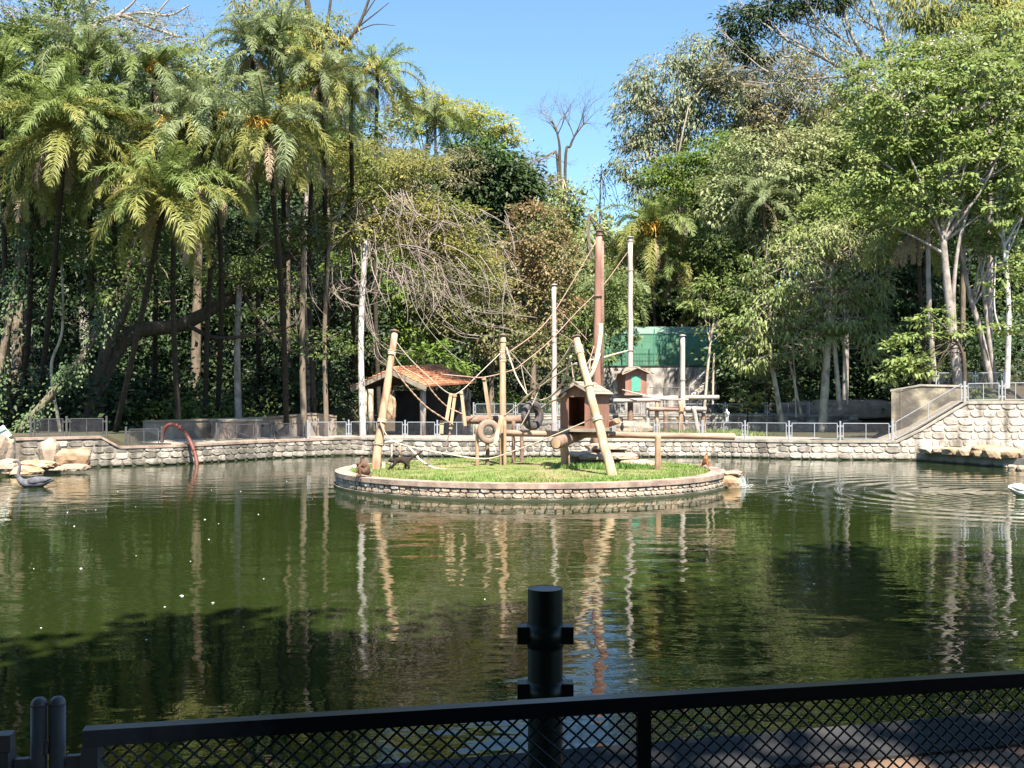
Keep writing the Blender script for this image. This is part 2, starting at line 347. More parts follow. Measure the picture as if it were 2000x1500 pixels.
# ------------------------------------------------------------------ the pond outline and the land
FAR = [(-16.8, 40.2), (-14.2, 42.0), (-11.2, 46.9), (-8.2, 49.4), (-5.6, 48.6), (-2.5, 48.4), (2.0, 48.2), (6.0, 48.0), (9.8, 47.8), (13.6, 45.9), (18.5, 45.1)]
POND = [(-34, 1.5), (-8, 2.6), (-.23, 4.5), (2.67, 5.2), (10, 7.2), (20, 10), (27, 20), (29, 30), (28, 36), (27.5, 43.0), (23.6, 44.0), (20.3, 44.6), (18.5, 45.1)] + FAR[::-1] + [(-19.2, 38.6), (-23, 36.5), (-29, 31), (-36, 20)]
def pond_inside(x, y, grow=0.0):
    ins = np.zeros(x.shape, bool); dist = np.full(x.shape, 1e9)
    n = len(POND)
    for i in range(n):
        x0, y0 = POND[i]; x1, y1 = POND[(i + 1) % n]
        c = ((y0 > y) != (y1 > y)) & (x < (x1 - x0) * (y - y0) / (y1 - y0 + 1e-12) + x0)
        ins ^= c
        dx, dy = x1 - x0, y1 - y0; t = np.clip(((x - x0) * dx + (y - y0) * dy) / (dx * dx + dy * dy + 1e-12), 0, 1)
        dist = np.minimum(dist, np.hypot(x - x0 - t * dx, y - y0 - t * dy))
    return ins | (dist < grow)
def land(x, y):
    x = np.asarray(x, float); y = np.asarray(y, float)
    zc = .86 + .94 * sm(62.4, 62.9, y) + 3.3 * sm(76.2, 77, y) * sm(5.5, 6.2, x) + sm(66, 78, y) * 2.2 * (1 - sm(5.0, 6.2, x)) + np.clip(y - 82, 0, 80) * .2
    zl = .86 + .95 * sm(52.6, 53.1, y) + np.clip(y - 54, 0, 12) * .1 + np.clip(y - 66, 0, 90) * .33
    zr = 2.6 + .75 * sm(51, 52, y) + np.clip(y - 56, 0, 14) * .12 + np.clip(y - 70, 0, 90) * .33
    z = zc + (zl - zc) * sm(-9.2, -10.2, x)
    u = x - .381 * y; z = z + (zr - z) * sm(.25, 2.2, np.where(y < 62, u, u + (y - 62) * .12))
    z = np.where((x < -16.5), np.where(y < 60, 1.25 + np.clip(y - 50, 0, 16) * .12 + np.clip(y - 66, 0, 90) * .33, z), z)
    z = np.where((x > 16) & (x < 20.7) & (y < 47.75), .5, z)
    near = sm(16, 4, y - np.clip(np.abs(x) - 12, 0, 40) * .5)
    z = z + (1.0 - z) * near
    return z
def gz(x, y): return float(land(np.array([x]), np.array([y]))[0])
xs = np.concatenate([np.linspace(-700, -60, 14), np.arange(-52, -30, 2), np.arange(-30, 32, .6), np.arange(32, 56, 2), np.linspace(60, 700, 14)])
ys = np.concatenate([np.linspace(-500, -30, 10), np.arange(-26, -2, 2), np.arange(-2, 84, .5), np.arange(84, 170, 3), np.linspace(180, 1200, 14)])
gx, gy = np.meshgrid(xs, ys)
gzv = land(gx, gy); gzv = np.where(pond_inside(gx, gy, .75), -1.4, gzv)
nx, ny = len(xs), len(ys)
idx = np.arange(nx * ny).reshape(ny, nx)
fa = np.stack([idx[:-1, :-1], idx[:-1, 1:], idx[1:, 1:], idx[1:, :-1]], -1).reshape(-1, 4)
me = bpy.data.meshes.new("ground"); me.from_pydata(np.stack([gx, gy, gzv], -1).reshape(-1, 3).tolist(), [], fa.tolist())
me.materials.append(K['forest_floor']); me.update(); tag(link("ground", me), "earth under the trees round the pond", kind="structure")
tag(MB().add([(-40, 0, 0), (32, 0, 0), (32, 52, 0), (-40, 52, 0)], [(0, 1, 2, 3)]).build("water", K['water']), "still green pond water mirroring the trees", kind="structure")

def offset(pts, d):
    out = []
    for i, p in enumerate(pts):
        a = Vector(pts[max(i - 1, 0)]); b = Vector(pts[min(i + 1, len(pts) - 1)]); t = (b - a).normalized()
        out.append((p[0] - t.y * d, p[1] + t.x * d))
    return out
def strip(name, label, pts, a, b, z, m, th=.1):
    A, B = offset(pts, a), offset(pts, b); zz = z if isinstance(z, list) else [z] * len(pts)
    V = [(p[0], p[1], zz[i]) for i, p in enumerate(A)] + [(p[0], p[1], zz[i]) for i, p in enumerate(B)]
    n = len(pts); V += [(v[0], v[1], v[2] - th) for v in V]
    f = [(i, i + 1, n + i + 1, n + i) for i in range(n - 1)] + [(2 * n + i, 2 * n + i + 1, i + 1, i) for i in range(n - 1)]
    return tag(MB().add(V, f).build(name, m), label, kind="structure")
strip("path", "pale earth path along the far bank behind the fence", FAR[1:-1], .2, 4.2, .895, K['path'])
NEAR = [(-30, 2.0), (-8, 2.62), (-.23, 4.4), (2.67, 5.1), (10, 7.2), (20, 10)]
NR = [NEAR[0], NEAR[1]] + [(-4.5, 3.45)] + NEAR[2:]
strip("dirt_path", "reddish earth behind the near kerb where the viewer stands", NR, -.35, -7, 1.02, K['dirt'], .05)
# ------------------------------------------------------------------ stone pieces (shared meshes) and walls
def stone_mesh(i, m, n=9):
    r = random.Random(100 + i); P = []
    for k in range(n):
        a = 2 * math.pi * (k + r.uniform(-.25, .25)) / n
        c, s_ = math.cos(a), math.sin(a); q = (abs(c) ** 7 + abs(s_) ** 7) ** (-1 / 7) * r.uniform(.92, 1.02)
        P.append((.5 * c * q, .5 * s_ * q))
    V = [(x, 0, z) for x, z in P] + [(x * .97, -.65, z * .97) for x, z in P] + [(x * .86, -1 + r.uniform(-.2, .12), z * .86) for x, z in P] + [(0, -1.05, 0)]
    f = [(j * n + k, j * n + (k + 1) % n, (j + 1) * n + (k + 1) % n, (j + 1) * n + k) for j in range(2) for k in range(n)]
    f += [(2 * n + k, 2 * n + (k + 1) % n, 3 * n) for k in range(n)]
    me = bpy.data.meshes.new("stone"); me.from_pydata(V, [], f); me.materials.append(m); me.update(); return me
STONES = {k: [stone_mesh(i, K[k]) for i in range(7)] for k in ('stone', 'stone_white', 'stone_old_shaded', 'stone_pink')}
def place_stone(parent, kinds, p, ang, w, h, depth):
    o = link("stone", R.choice(STONES[R.choice(kinds)]), parent)
    o.location = Vector(p) - org(parent); o.rotation_euler = (0, R.uniform(-.04, .04), ang); o.scale = (w, depth, h)
    return o

def wall(name, label, pts, ztop, zbot, course, wid, kinds, mortar, cop, thick=.4, cop_h=.10, depth=.035, jitter=.25, cat='wall', keep=1.0, edge=.06):
    """masonry along pts (left to right, face towards the pond): mortar body, coping, every stone its own piece"""
    base = (pts[0][0], pts[0][1], zbot)
    t = thing(name, label, cat, base)
    S = [0.0]
    for i in range(len(pts) - 1): S.append(S[-1] + math.dist(pts[i], pts[i + 1]))
    zt = ztop if isinstance(ztop, list) else [ztop] * len(pts)
    def P(s):
        i = max(j for j in range(len(S) - 1) if S[j] <= s + 1e-6)
        k = (s - S[i]) / (S[i + 1] - S[i]); a, b = Vector(pts[i]), Vector(pts[i + 1])
        return a.lerp(b, k), (b - a).normalized(), zt[i] + (zt[i + 1] - zt[i]) * k
    back = offset(pts, thick); n = len(pts); m = MB()
    V = [(p[0], p[1], zbot - .6) for p in pts] + [(p[0], p[1], zt[i] - cop_h) for i, p in enumerate(pts)]
    V += [(p[0], p[1], zt[i] - cop_h) for i, p in enumerate(back)] + [(p[0], p[1], zbot - .6) for p in back]
    f = [(r_ * n + i, r_ * n + i + 1, (r_ + 1) % 4 * n + i + 1, (r_ + 1) % 4 * n + i) for r_ in range(4) for i in range(n - 1)]
    f += [(0, n, 2 * n, 3 * n), (n - 1, 2 * n - 1, 3 * n - 1, 4 * n - 1)]
    m.add(V, f).build("mortar", K[mortar], t)
    fr, bk = offset(pts, -edge), offset(pts, thick + .04); m = MB()
    V = [(p[0], p[1], zt[i] - cop_h) for i, p in enumerate(fr)] + [(p[0], p[1], zt[i]) for i, p in enumerate(fr)]
    V += [(p[0], p[1], zt[i]) for i, p in enumerate(bk)] + [(p[0], p[1], zt[i] - cop_h + .002) for i, p in enumerate(bk)]
    m.add(V, f).build("coping", K[cop], t)
    z = zbot + .02
    row = 0
    while z < max(zt) - cop_h - .1:
        h = course * R.uniform(1 - jitter * .4, 1 + jitter * .4); s = R.uniform(0, wid * .5)
        while s < S[-1] - .1:
            w = wid * R.uniform(1 - jitter, 1 + jitter * 1.6); c = min(s + w / 2, S[-1] - .01)
            p, d, top = P(c); lim = top - cop_h - .015; hh = min(h, lim - z)
            if hh > .45 * course and R.random() < keep:
                nrm = Vector((d.y, -d.x))
                place_stone(t, kinds, (p.x, p.y, z + hh / 2), math.atan2(d.y, d.x), w - R.uniform(.01, .035), hh - R.uniform(.008, .025), depth * R.uniform(.7, 1.3))
            s += w
        z += h
    return t

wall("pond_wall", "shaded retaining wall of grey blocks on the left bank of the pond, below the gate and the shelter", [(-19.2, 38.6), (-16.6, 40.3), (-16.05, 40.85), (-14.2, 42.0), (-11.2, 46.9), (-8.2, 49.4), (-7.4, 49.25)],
     [1.25, 1.27, .83, .84, .86, .90, .90], 0, .27, .5, ['stone_old_shaded', 'stone_old_shaded', 'stone_old_shaded', 'stone'], 'mortar_dark', 'coping_pink')
wall("pond_wall", "sunlit retaining wall of pinkish white stone on the far bank behind the island", [(-7.4, 49.25), (-5.6, 48.6), (-2.5, 48.4), (2.0, 48.2), (6.0, 48.0), (9.8, 47.8), (12.2, 46.6)],
     [.90, .9, .86, .86, .86, .87, .87], 0, .22, .38, ['stone', 'stone', 'stone_white', 'stone_old_shaded'], 'mortar', 'concrete')
RAMP = [(12.2, 46.6), (13.6, 45.9), (17.45, 45.25), (18.5, 45.1), (20.3, 44.6), (23.6, 44.0), (27.5, 43.0)]
wall("pond_wall", "tall retaining wall of big pale stones under the ramp on the right bank", RAMP, [.87, .87, .9, 1.45, 2.66, 2.68, 2.70], 0, .31, .46, ['stone_white', 'stone_white', 'stone'], 'mortar', 'concrete', depth=.028, jitter=.4)
T2 = [(-2.6, 62.2), (6, 62.2), (14, 62.0), (21.5, 62.0)]
wall("terrace_wall", "low weathered stone wall carrying the second fence above the grassy enclosure", T2, 1.86, .86, .33, .62, ['stone_old_shaded', 'stone', 'stone_old_shaded'], 'mortar_dark', 'concrete', keep=.85)
def plainwall(name, label, pts, zt, zb, m, cop, thick=.4, cat="wall"):
    t = thing(name, label, cat, (pts[0][0], pts[0][1], zb)); back = offset(pts, thick); n = len(pts)
    zt = zt if isinstance(zt, list) else [zt] * n; sub = MB()
    V = [(p[0], p[1], zb - .3) for p in pts] + [(p[0], p[1], zt[i]) for i, p in enumerate(pts)] + [(p[0], p[1], zt[i]) for i, p in enumerate(back)] + [(p[0], p[1], zb - .3) for p in back]
    f = [(r_ * n + i, r_ * n + i + 1, (r_ + 1) % 4 * n + i + 1, (r_ + 1) % 4 * n + i) for r_ in range(4) for i in range(n - 1)] + [(0, n, 2 * n, 3 * n), (n - 1, 2 * n - 1, 3 * n - 1, 4 * n - 1)]
    sub.add(V, f).build("masonry", K[m], t)
    fr, bk = offset(pts, -.05), offset(pts, thick + .05); c = MB()
    V = [(p[0], p[1], zt[i] + .003) for i, p in enumerate(fr)] + [(p[0], p[1], zt[i] + .09) for i, p in enumerate(fr)] + [(p[0], p[1], zt[i] + .09) for i, p in enumerate(bk)] + [(p[0], p[1], zt[i] + .003) for i, p in enumerate(bk)]
    c.add(V, f).build("coping", K[cop], t); return t
plainwall("high_wall", "tall mottled grey wall below the green netted aviary", [(5.6, 76), (11, 76), (15.6, 76)], 5.35, 1.8, 'grey_wall', 'concrete_dark')
plainwall("ramp_wall", "blotchy ochre and grey wall above the sloping ramp", [(24.0, 62.0), (18.2, 47.9), (19.5, 47.6), (21.6, 47.4)], [3.2, 3.15, 3.4, 3.35], .8, 'mottled', 'concrete')
plainwall("bank_wall", "brown plastered wall in tree shade behind the left path", [(-17.0, 46.2), (-15.6, 47.2), (-12.4, 50.6), (-10.4, 52.0), (-9.2, 52.4)], [1.70, 1.72, 1.80, 2.0, 1.85], .85, 'brown_wall', 'brown_wall', .3)
# the sloping ramp surface between the two walls
tag(MB().add([(17.45, 45.55, .91), (18.5, 45.4, 1.46), (20.3, 44.95, 2.665), (20.9, 47.5, 2.69), (18.9, 47.7, 1.46), (17.4, 47.7, .91)], [(0, 1, 4, 5), (1, 2, 3, 4)]).build("ramp", K['path']), "pale ramp climbing the right bank", kind="structure")
tag(MB().add([(20.3, 44.95, 2.665), (23.6, 44.35, 2.685), (30, 43, 2.70), (31, 51, 2.72), (21, 51.3, 2.70), (20.9, 47.5, 2.69)], [(0, 1, 4, 5), (1, 2, 3, 4)]).build("terrace_path", K['path']), "earth terrace at the top of the ramp", kind="structure")
# near bank edge
t = thing("near_wall", "dark concrete kerb wall along the near edge of the pond", "wall", (-.23, 4.5, 0))
fr, bk = offset(NR, .0), offset(NR, -.42); n = len(NR)
V = [(p[0], p[1], -.8) for p in fr] + [(p[0], p[1], 1.035) for p in fr] + [(p[0], p[1], 1.035) for p in bk] + [(p[0], p[1], -.8) for p in bk]
MB().add(V, [(r_ * n + i, r_ * n + i + 1, (r_ + 1) % 4 * n + i + 1, (r_ + 1) % 4 * n + i) for r_ in range(4) for i in range(n - 1)]).build("kerb", K['concrete_dark'], t)

# ------------------------------------------------------------------ fences of framed wire mesh
def wires(m, a, b, h, u0, z0a, z0b, sp=.062, r=.0038):
    """two layers of diagonal wires filling the panel from a to b, height h"""
    a, b = Vector(a), Vector(b); L = (b - a).length; nrm = Vector((-(b - a).y, (b - a).x, 0)).normalized()
    for sgn in (1, -1):
        c = -h
        while c < L:
            u1, v1, u2, v2 = c, 0.0, c + h, h
            if u1 < 0: v1 = -u1; u1 = 0
            if u2 > L: v2 = h - (u2 - L); u2 = L
            if v2 > v1 + .01:
                if sgn < 0: u1, u2 = L - u1, L - u2
                q = []
                for u, v in ((u1, v1), (u2, v2)):
                    p = a.lerp(b, u / L); p.z = z0a + (z0b - z0a) * u / L + v; q.append(p + nrm * (.003 * sgn))
                m.tube(q, r, 3, False)
            c += sp
def fence(name, label, pts, zs, h, gap, mt, post_h=None, post_r=.045, midbar=True, group=None, sp=.062, every=None):
    t = thing(name, label, "fence", (pts[0][0], pts[0][1], zs[0]))
    post_h = post_h or h + .1
    for p, z in zip(pts, zs):
        m = MB(); m.tube([(p[0], p[1], z - .05), (p[0], p[1], z + post_h - .012), (p[0], p[1], z + post_h)], [post_r, post_r, post_r * .6], 8); m.build("post", K[mt], t)
    for i in range(len(pts) - 1):
        a, b = Vector((*pts[i], 0)), Vector((*pts[i + 1], 0)); d = (b - a).normalized(); a2, b2 = a + d * .13, b - d * .13
        za, zb = zs[i] + .06, zs[i + 1] + .06; w = .034; m = MB()
        A0, B0 = Vector((a2.x, a2.y, za)), Vector((b2.x, b2.y, zb)); up = Vector((0, 0, h - .06))
        m.beam(A0, B0, w, w); m.beam(A0 + up, B0 + up, w, w)
        for p in (A0, B0): m.beam(p + Vector((0, 0, w / 2 + .001)), p + up - Vector((0, 0, w / 2 + .001)), w, w, (0, 1, 0))
        if midbar: m.beam(A0.lerp(B0, .5) + Vector((0, 0, w / 2)), A0.lerp(B0, .5) + up - Vector((0, 0, w / 2)), w * .8, w * .8, (0, 1, 0))
        for p, s_ in ((A0, -1), (B0, 1)):
            for k in (.18, .82): m.box(p + up * k + d * (s_ * .06), (.09, .03, .05), (d, Vector((-d.y, d.x, 0)), Vector((0, 0, 1))))
        fr = m.build("panel_frame", K[mt], t)
        m = MB(); wires(m, A0.xy.to_3d() + d * .02, B0.xy.to_3d() - d * .02, h - .10, 0, za + .02, zb + .02, sp)
        m.build("wire_mesh", K['wire_mesh'] if mt != 'green_metal' else K['green_metal'], fr)
    return t
def onpts(pxs, z_of, wallpts, inset=.2):
    """fence posts standing on the wall line at the photo columns pxs"""
    back = offset(wallpts, inset); out = []
    for px in pxs:
        k = (px - 1000) / F
        for i in range(len(back) - 1):
            (x0, y0), (x1, y1) = back[i], back[i + 1]
            den = (x1 - x0) - k * (y1 - y0)
            u = (k * y0 - x0) / den if abs(den) > 1e-9 else -1
            if -.001 <= u <= 1.001: out.append((x0 + (x1 - x0) * u, y0 + (y1 - y0) * u)); break
    return out
LW = [(-21, 37.0), (-19.2, 38.6), (-16.6, 40.3), (-14.2, 42.0), (-11.2, 46.9), (-8.2, 49.4), (-5.6, 48.6), (-2.5, 48.4), (2.0, 48.2), (6.0, 48.0), (9.8, 47.8), (13.6, 45.9), (17.45, 45.25)]
p1 = onpts([60, 130, 208], 0, LW)
fence("wire_fence", "dark low mesh fence deep in the shade at the far left of the bank", p1, [1.25] * len(p1), .72, 0, 'galv_dark')
p1 = onpts([246, 316], 0, LW)
fence("wire_fence", "single mesh panel just left of the red pipe arch", p1, [.84] * len(p1), .68, 0, 'galv_dark')
p1 = onpts([536, 598], 0, LW)
fence("wire_fence", "dark framed panel without gate between the gate and the grey fence", p1, [.87] * len(p1), .75, 0, 'galv_dark')
p1 = onpts([601, 681, 791, 854, 930, 1010, 1092, 1196, 1283, 1371], 0, LW)
fence("wire_fence", "long grey mesh fence on the far wall behind the island", p1, [.885] * len(p1), .78, 0, 'galv')
p1 = onpts([1372.5, 1455, 1541, 1641, 1742], 0, LW)
fence("wire_fence", "grey mesh fence panels on the far wall right of the long log", p1, [.885] * len(p1), .78, 0, 'galv')
p1 = onpts([1743.5, 1883], 0, RAMP)
fence("ramp_fence", "sloping mesh fence panel that climbs beside the ramp", p1, [.91, 2.64], .82, 0, 'galv')
p1 = onpts([1884.5, 1957, 2010, 2080], 0, RAMP)
fence("wire_fence", "mesh fence on top of the tall right wall", p1, [2.67, 2.69, 2.70, 2.7], .80, 0, 'galv')
p1 = [(22.6, 53.2), (24.6, 53.0), (26.1, 53.0)]
fence("wire_fence", "upper mesh fence between the tree trunks at the far right", p1, [gz(*p) for p in p1], .85, 0, 'galv')
p1 = [(-2.4 + 2.62 * i, 62.35) for i in range(9)]
fence("wire_fence", "second grey mesh fence on the low weathered wall", p1, [1.86] * 9, .68, 0, 'galv', post_r=.05, sp=.09)
p1 = [(-2.2, 64.9), (.1, 64.9), (2.3, 64.9), (4.6, 64.9)]
fence("wire_fence", "green mesh fence behind the tyres and the tall poles", p1, [gz(*p) for p in p1], .8, 0, 'green_metal', sp=.09)

# gate on the left bank
g = onpts([423, 500], 0, LW, .25)
t = thing("metal_gate", "dark metal gate with a diagonal bar in the left bank fence", "gate", (*g[0], .88))
for p in g + onpts([531], 0, LW, .25): MB().tube([(p[0], p[1], .8), (p[0], p[1], 1.72)], .05, 8).build("post", K['galv_dark'], t)
a, b = Vector((*g[0], .94)), Vector((*g[1], .94)); d = (b - a).normalized(); a += d * .1; b -= d * .1; m = MB(); u = Vector((0, 0, .68))
m.beam(a, b, .04, .04); m.beam(a + u, b + u, .04, .04)
for k in (0.02, .5, .98): m.beam(a.lerp(b, k) + u * .035, a.lerp(b, k) + u * .965, .035, .035, (0, 1, 0))
m.build("gate_frame", K['galv_dark'], t)
MB().beam(a + u * .95, b + u * .05, .045, .03).build("diagonal_bar", K['galv_dark'], t)
b2 = Vector((*onpts([531], 0, LW, .25)[0], .94)); 
for k_ in (0, 1): MB().beam(b + d * .2 + u * k_, b2 + u * k_, .04, .04).build("side_rail", K['galv_dark'], t)
t = thing("block_plinth", "pale brown concrete plinth behind the dark gate", "plinth", (*g[0], .86))
a, b = at(424, 826, 47.5), at(498, 824, 49.5)
MB().beam((a.x, a.y, 1.28), (b.x, b.y, 1.28), .8, .86).build("block", K['coping_pink'], t)
MB().beam((a.x - .05, a.y, 1.76), (b.x + .05, b.y, 1.76), .95, .1).build("cap", K['concrete'], t)

# ------------------------------------------------------------------ the island
IC = Vector((.57, 32.5, 0)); IR = 6.2; IZ = .47
isl = thing("stone_island", "round grassy island ringed by a low stone wall in the pond", "island", (IC.x, IC.y, 0))
def ring(r0, r1, z0, z1, n=120):
    m = MB(); V = []
    for k in range(n):
        a = 2 * math.pi * k / n; c, s_ = math.cos(a), math.sin(a)
        V += [(IC.x + c * r, IC.y + s_ * r, z) for r, z in ((r1, z0), (r1, z1), (r0, z1), (r0, z0))]
    f = [(4 * k + j, 4 * k + (j + 1) % 4, 4 * ((k + 1) % n) + (j + 1) % 4, 4 * ((k + 1) % n) + j) for k in range(n) for j in range(4)]
    return m.add(V, f)
ring(IR - .4, IR - .03, -.9, IZ - .135).build("mortar", K['mortar_pale'], isl)
ring(IR - .42, IR + .045, IZ - .135, IZ, 120).build("coping", K['coping_pink'], isl)
ring(IR - .1, IR + .075, -.9, .075).build("footing", K['concrete'], isl)
z = .08
for row, h in enumerate((.13, .12)):
    a = rad(168)
    while a < rad(372):
        w = R.uniform(.17, .34); am = a + w / 2 / IR; ca, sa = math.cos(am), math.sin(am)
        place_stone(isl, ['stone_pink', 'stone_pink', 'stone'], (IC.x + ca * (IR - .03), IC.y + sa * (IR - .03), z + h / 2), am + math.pi / 2, w - .018, h - R.uniform(.008, .02), R.uniform(.03, .055))
        a += w / IR
    z += h
m = MB(); n = 72; V = [(IC.x, IC.y, IZ + .06)]
for j, (r, dz) in enumerate(((2.5, .05), (4.4, .03), (5.85, -.05))):
    V += [(IC.x + math.cos(2 * math.pi * k / n) * r, IC.y + math.sin(2 * math.pi * k / n) * r, IZ + dz + .02 * math.sin(k * 1.7 + j)) for k in range(n)]
f = [(0, 1 + k, 1 + (k + 1) % n) for k in range(n)] + [(1 + j * n + k, 1 + (j + 1) * n + k, 1 + (j + 1) * n + (k + 1) % n, 1 + j * n + (k + 1) % n) for j in range(2) for k in range(n)]
m.add(V, f).build("soil", K['lawn'], isl, True)
def blades(n, xy, zf, L, Wd, m, name, label, parent=None):
    k = len(xy); ang = RN.uniform(0, 2 * np.pi, k); ln = L * RN.uniform(.4, 1.3, k); lean = RN.uniform(.1, .7, k) * ln; la = RN.uniform(0, 2 * np.pi, k)
    b = np.stack([xy[:, 0], xy[:, 1], zf(xy)], -1); sd = np.stack([np.cos(ang), np.sin(ang), 0 * ang], -1) * Wd * RN.uniform(.6, 1.4, k)[:, None]
    tip = b + np.stack([np.cos(la) * lean, np.sin(la) * lean, ln], -1); mid = b * .55 + tip * .45 + np.array([0, 0, 1]) * (ln * .08)[:, None]
    o = quads(name, np.stack([b - sd * .5, mid + sd, tip, mid - sd], 1), m, parent); return tag(o, label, kind="stuff")
k = 62000; rr = 5.72 * np.sqrt(RN.random(k)); aa = RN.uniform(0, 2 * np.pi, k); xy = np.stack([IC.x + rr * np.cos(aa), IC.y + rr * np.sin(aa)], -1)
pn = np.array([noise.noise(Vector((x * .9, y * .9, 0))) for x, y in xy]); xy = xy[(pn + RN.uniform(-.35, .35, k)) > -.20]
blades(0, xy, lambda q: np.full(len(q), IZ - .03), .10, .013, K['grass'], "grass", "short bright grass on the island")
c = [at(px, 905, 33)[:2] for px in (1160, 1185, 1150, 1205, 1230, 1110)]
xy = np.concatenate([np.array(q) + RN.normal(0, .28, (260, 2)) for q in c]); xy[:, 1] -= 1.3
blades(0, xy, lambda q: np.full(len(q), IZ), .2, .03, K['weed'], "weeds", "taller leafy weeds in front of the island rocks")

def rock(name, label, c, size, m, cat="rock", seed=0, parent=None, flat=0.0, group=None, rz=0.0, sub=3):
    bm = bmesh.new(); bmesh.ops.create_icosphere(bm, subdivisions=sub, radius=1)
    for v in bm.verts:
        p = v.co.copy(); q = p * (1 + .30 * noise.noise(p * 1.1 + Vector((seed * 3.1, 0, 0))) + .14 * noise.noise(p * 2.6 + Vector((0, seed * 1.7, 0))) + .05 * noise.noise(p * 6))
        if q.z < -.45: q.z = -.45
        q = Vector((math.copysign(abs(q.x) ** .85, q.x), math.copysign(abs(q.y) ** .85, q.y), math.copysign(abs(q.z) ** .8, q.z)))
        v.co = Vector((q.x * size[0], q.y * size[1], q.z * size[2]))
    me = bpy.data.meshes.new(name); bm.to_mesh(me); bm.free(); me.materials.append(m)
    o = link(name, me, parent); o.location = Vector(c) - org(parent); o.rotation_euler = (0, 0, rz)
    ORG[o.name] = Vector(c)
    return tag(o, label, cat, group) if label else o

# ------------------------------------------------------------------ island climbing frame: poles
def pole(label, a, b, r0, r1, m, cap=True, lash=(), cat="pole", name="climbing_pole", wob=.03, knot='hose'):
    a, b = Vector(a), Vector(b); t = thing(name, label, cat, a)
    P = [a.lerp(b, k / 9) for k in range(10)]; d = (b - a).normalized()
    P = [a - d * .25] + [p + Vector((R.uniform(-1, 1), R.uniform(-1, 1), 0)) * r0 * .12 for p in P[:-1]] + [P[-1]]
    MB().tube(P, [r0] + lerps(r0, r1, 10), 12, True, wob).build("shaft", K[m], t, True)
    if cap:
        c = MB(); c.tube([b + d * .003, b + d * .035], r1 * 1.5, 12); c.tube([b + d * .037, b + d * .075], [r1 * 1.35, r1 * .5], 12); c.build("cap", K['log_dark'] if m != 'pole_grey' else K['pole_grey'], t)
    for k, hh in lash:
        p = a.lerp(b, k); r = (r0 + (r1 - r0) * k) * 1.22; c = MB()
        nn = max(2, int(hh / .05))
        for j in range(nn): c.tube([p + d * (j * hh / nn), p + d * (j * hh / nn + .75 * hh / nn)], [r, r * R.uniform(.97, 1.08)], 12, True, .04)
        c.build("lashing", K[knot], t)
    return t
PA0, PA1 = onz(733, 919, IZ), at(771, 648, 32.3)
pole("leaning climbing pole nearest the island's left end", PA0, PA1, .145, .105, 'pole', lash=((.34, .12), (.18, .07), (.83, .16)))
PB0, PB1 = onz(983, 911, IZ), at(982, 656, 33.9)
pole("upright climbing pole in the island's middle, wrapped near its top", PB0, PB1, .125, .10, 'pole', lash=((.80, .42), (.95, .06)))
PC0, PC1 = onz(1196, 931, IZ), at(1125, 660, 30.6)
pole("leaning pale climbing pole in front of the brown hut", PC0, PC1, .15, .105, 'pole_pale', lash=((.385, .14), (.88, .30), (.63, .05)))
PD0, PD1 = onz(1163, 898, IZ), at(1170, 452, 36.5)
t = pole("tallest reddish bundled pole rising behind the brown hut", PD0, PD1, .17, .115, 'pole_red', lash=((.47, .05), (.72, .05), (.985, .10)), knot='rope')
off = Vector((.21, .02, 0)); MB().tube([PD0 + off, (PD0 + PD1) / 2 + off * .85, PD1 + off * .6 - Vector((0, 0, .35))], [.09, .075, .06], 10, True, .03).build("side_shaft", K['log_dark'], t, True)
pole("short post carrying the long log right of the hut", onz(1285, 919, IZ), onz(1285, 919, IZ) + Vector((.0, 0, 1.15)), .10, .095, 'pole', cap=False, name="post")
pole("thick post under the hut's front log end", onz(1105, 917, IZ), onz(1100, 917, IZ) + Vector((.02, 0, .95)), .15, .13, 'pole', cap=False, name="post")
pole("dark post under the rear of the hut", at(1166, 896, 35.2), at(1164, 848, 35.2), .14, .14, 'log_dark', cap=False, name="post")
def post(label, px, y0, y1, d, r, m):
    a = at(px, y0, d); zb = min(a.z, IZ - .02); pole(label, (a.x, d, zb), at(px, y1, d), r, r * .9, m, cap=False, name="post")
post("thin post left of the hanging brown tyre", 932, 895, 830, 33.0, .06, 'pole')
post("dark stub post below the brown tyre", 952, 905, 862, 33.4, .07, 'log_dark')
post("dark post below the black tyre, left one", 1003, 900, 822, 34.6, .07, 'log_dark')
post("dark post below the black tyre, right one", 1019, 900, 845, 34.9, .07, 'log_dark')
post("slim pale post beside the middle pole's foot", 986, 912, 823, 33.2, .055, 'pole')

def logpiece(label, a, b, r, m, name="log", n=12, cat="log"):
    a, b = Vector(a), Vector(b); t = thing(name, label, cat, (a + b) / 2)
    MB().tube([a.lerp(b, k / 9) + Vector((0, 0, R.uniform(-1, 1) * r * .06)) for k in range(10)], [r * R.uniform(.93, 1.06) for _ in range(10)], n, True, .03).build("stem", K[m], t, True)
    d = (b - a).normalized()
    for p, s_ in ((a, -1), (b, 1)): MB().tube([p + d * s_ * .004, p + d * s_ * .012], r * .8, n).build("cut_end", K['pole_pale'], t)
    return t
logpiece("long horizontal log across the island in front of the hut", at(985, 846, 33.3), at(1435, 853, 31.6), .105, 'log')
logpiece("thick log end sticking out below the hut", at(1086, 866, 30.9), at(1160, 838, 34.0), .19, 'log_dark')
logpiece("log stub poking out under the hut's right wall", at(1206, 822, 31.9), at(1170, 836, 34.3), .10, 'log')
logpiece("rough dark log behind the brown tyre", at(906, 820, 34.4), at(1022, 820, 35.0), .14, 'log_dark')
logpiece("thin log rail between the left pole and the sagging strap", at(731, 865, 31.7), at(785, 862, 33), .05, 'log_grey')
post("thin forked stake behind the left leaning pole", 765, 905, 868, 33, .035, 'log_grey')
post("thin reddish stake near the walking monkey", 781, 902, 870, 33.6, .045, 'log')

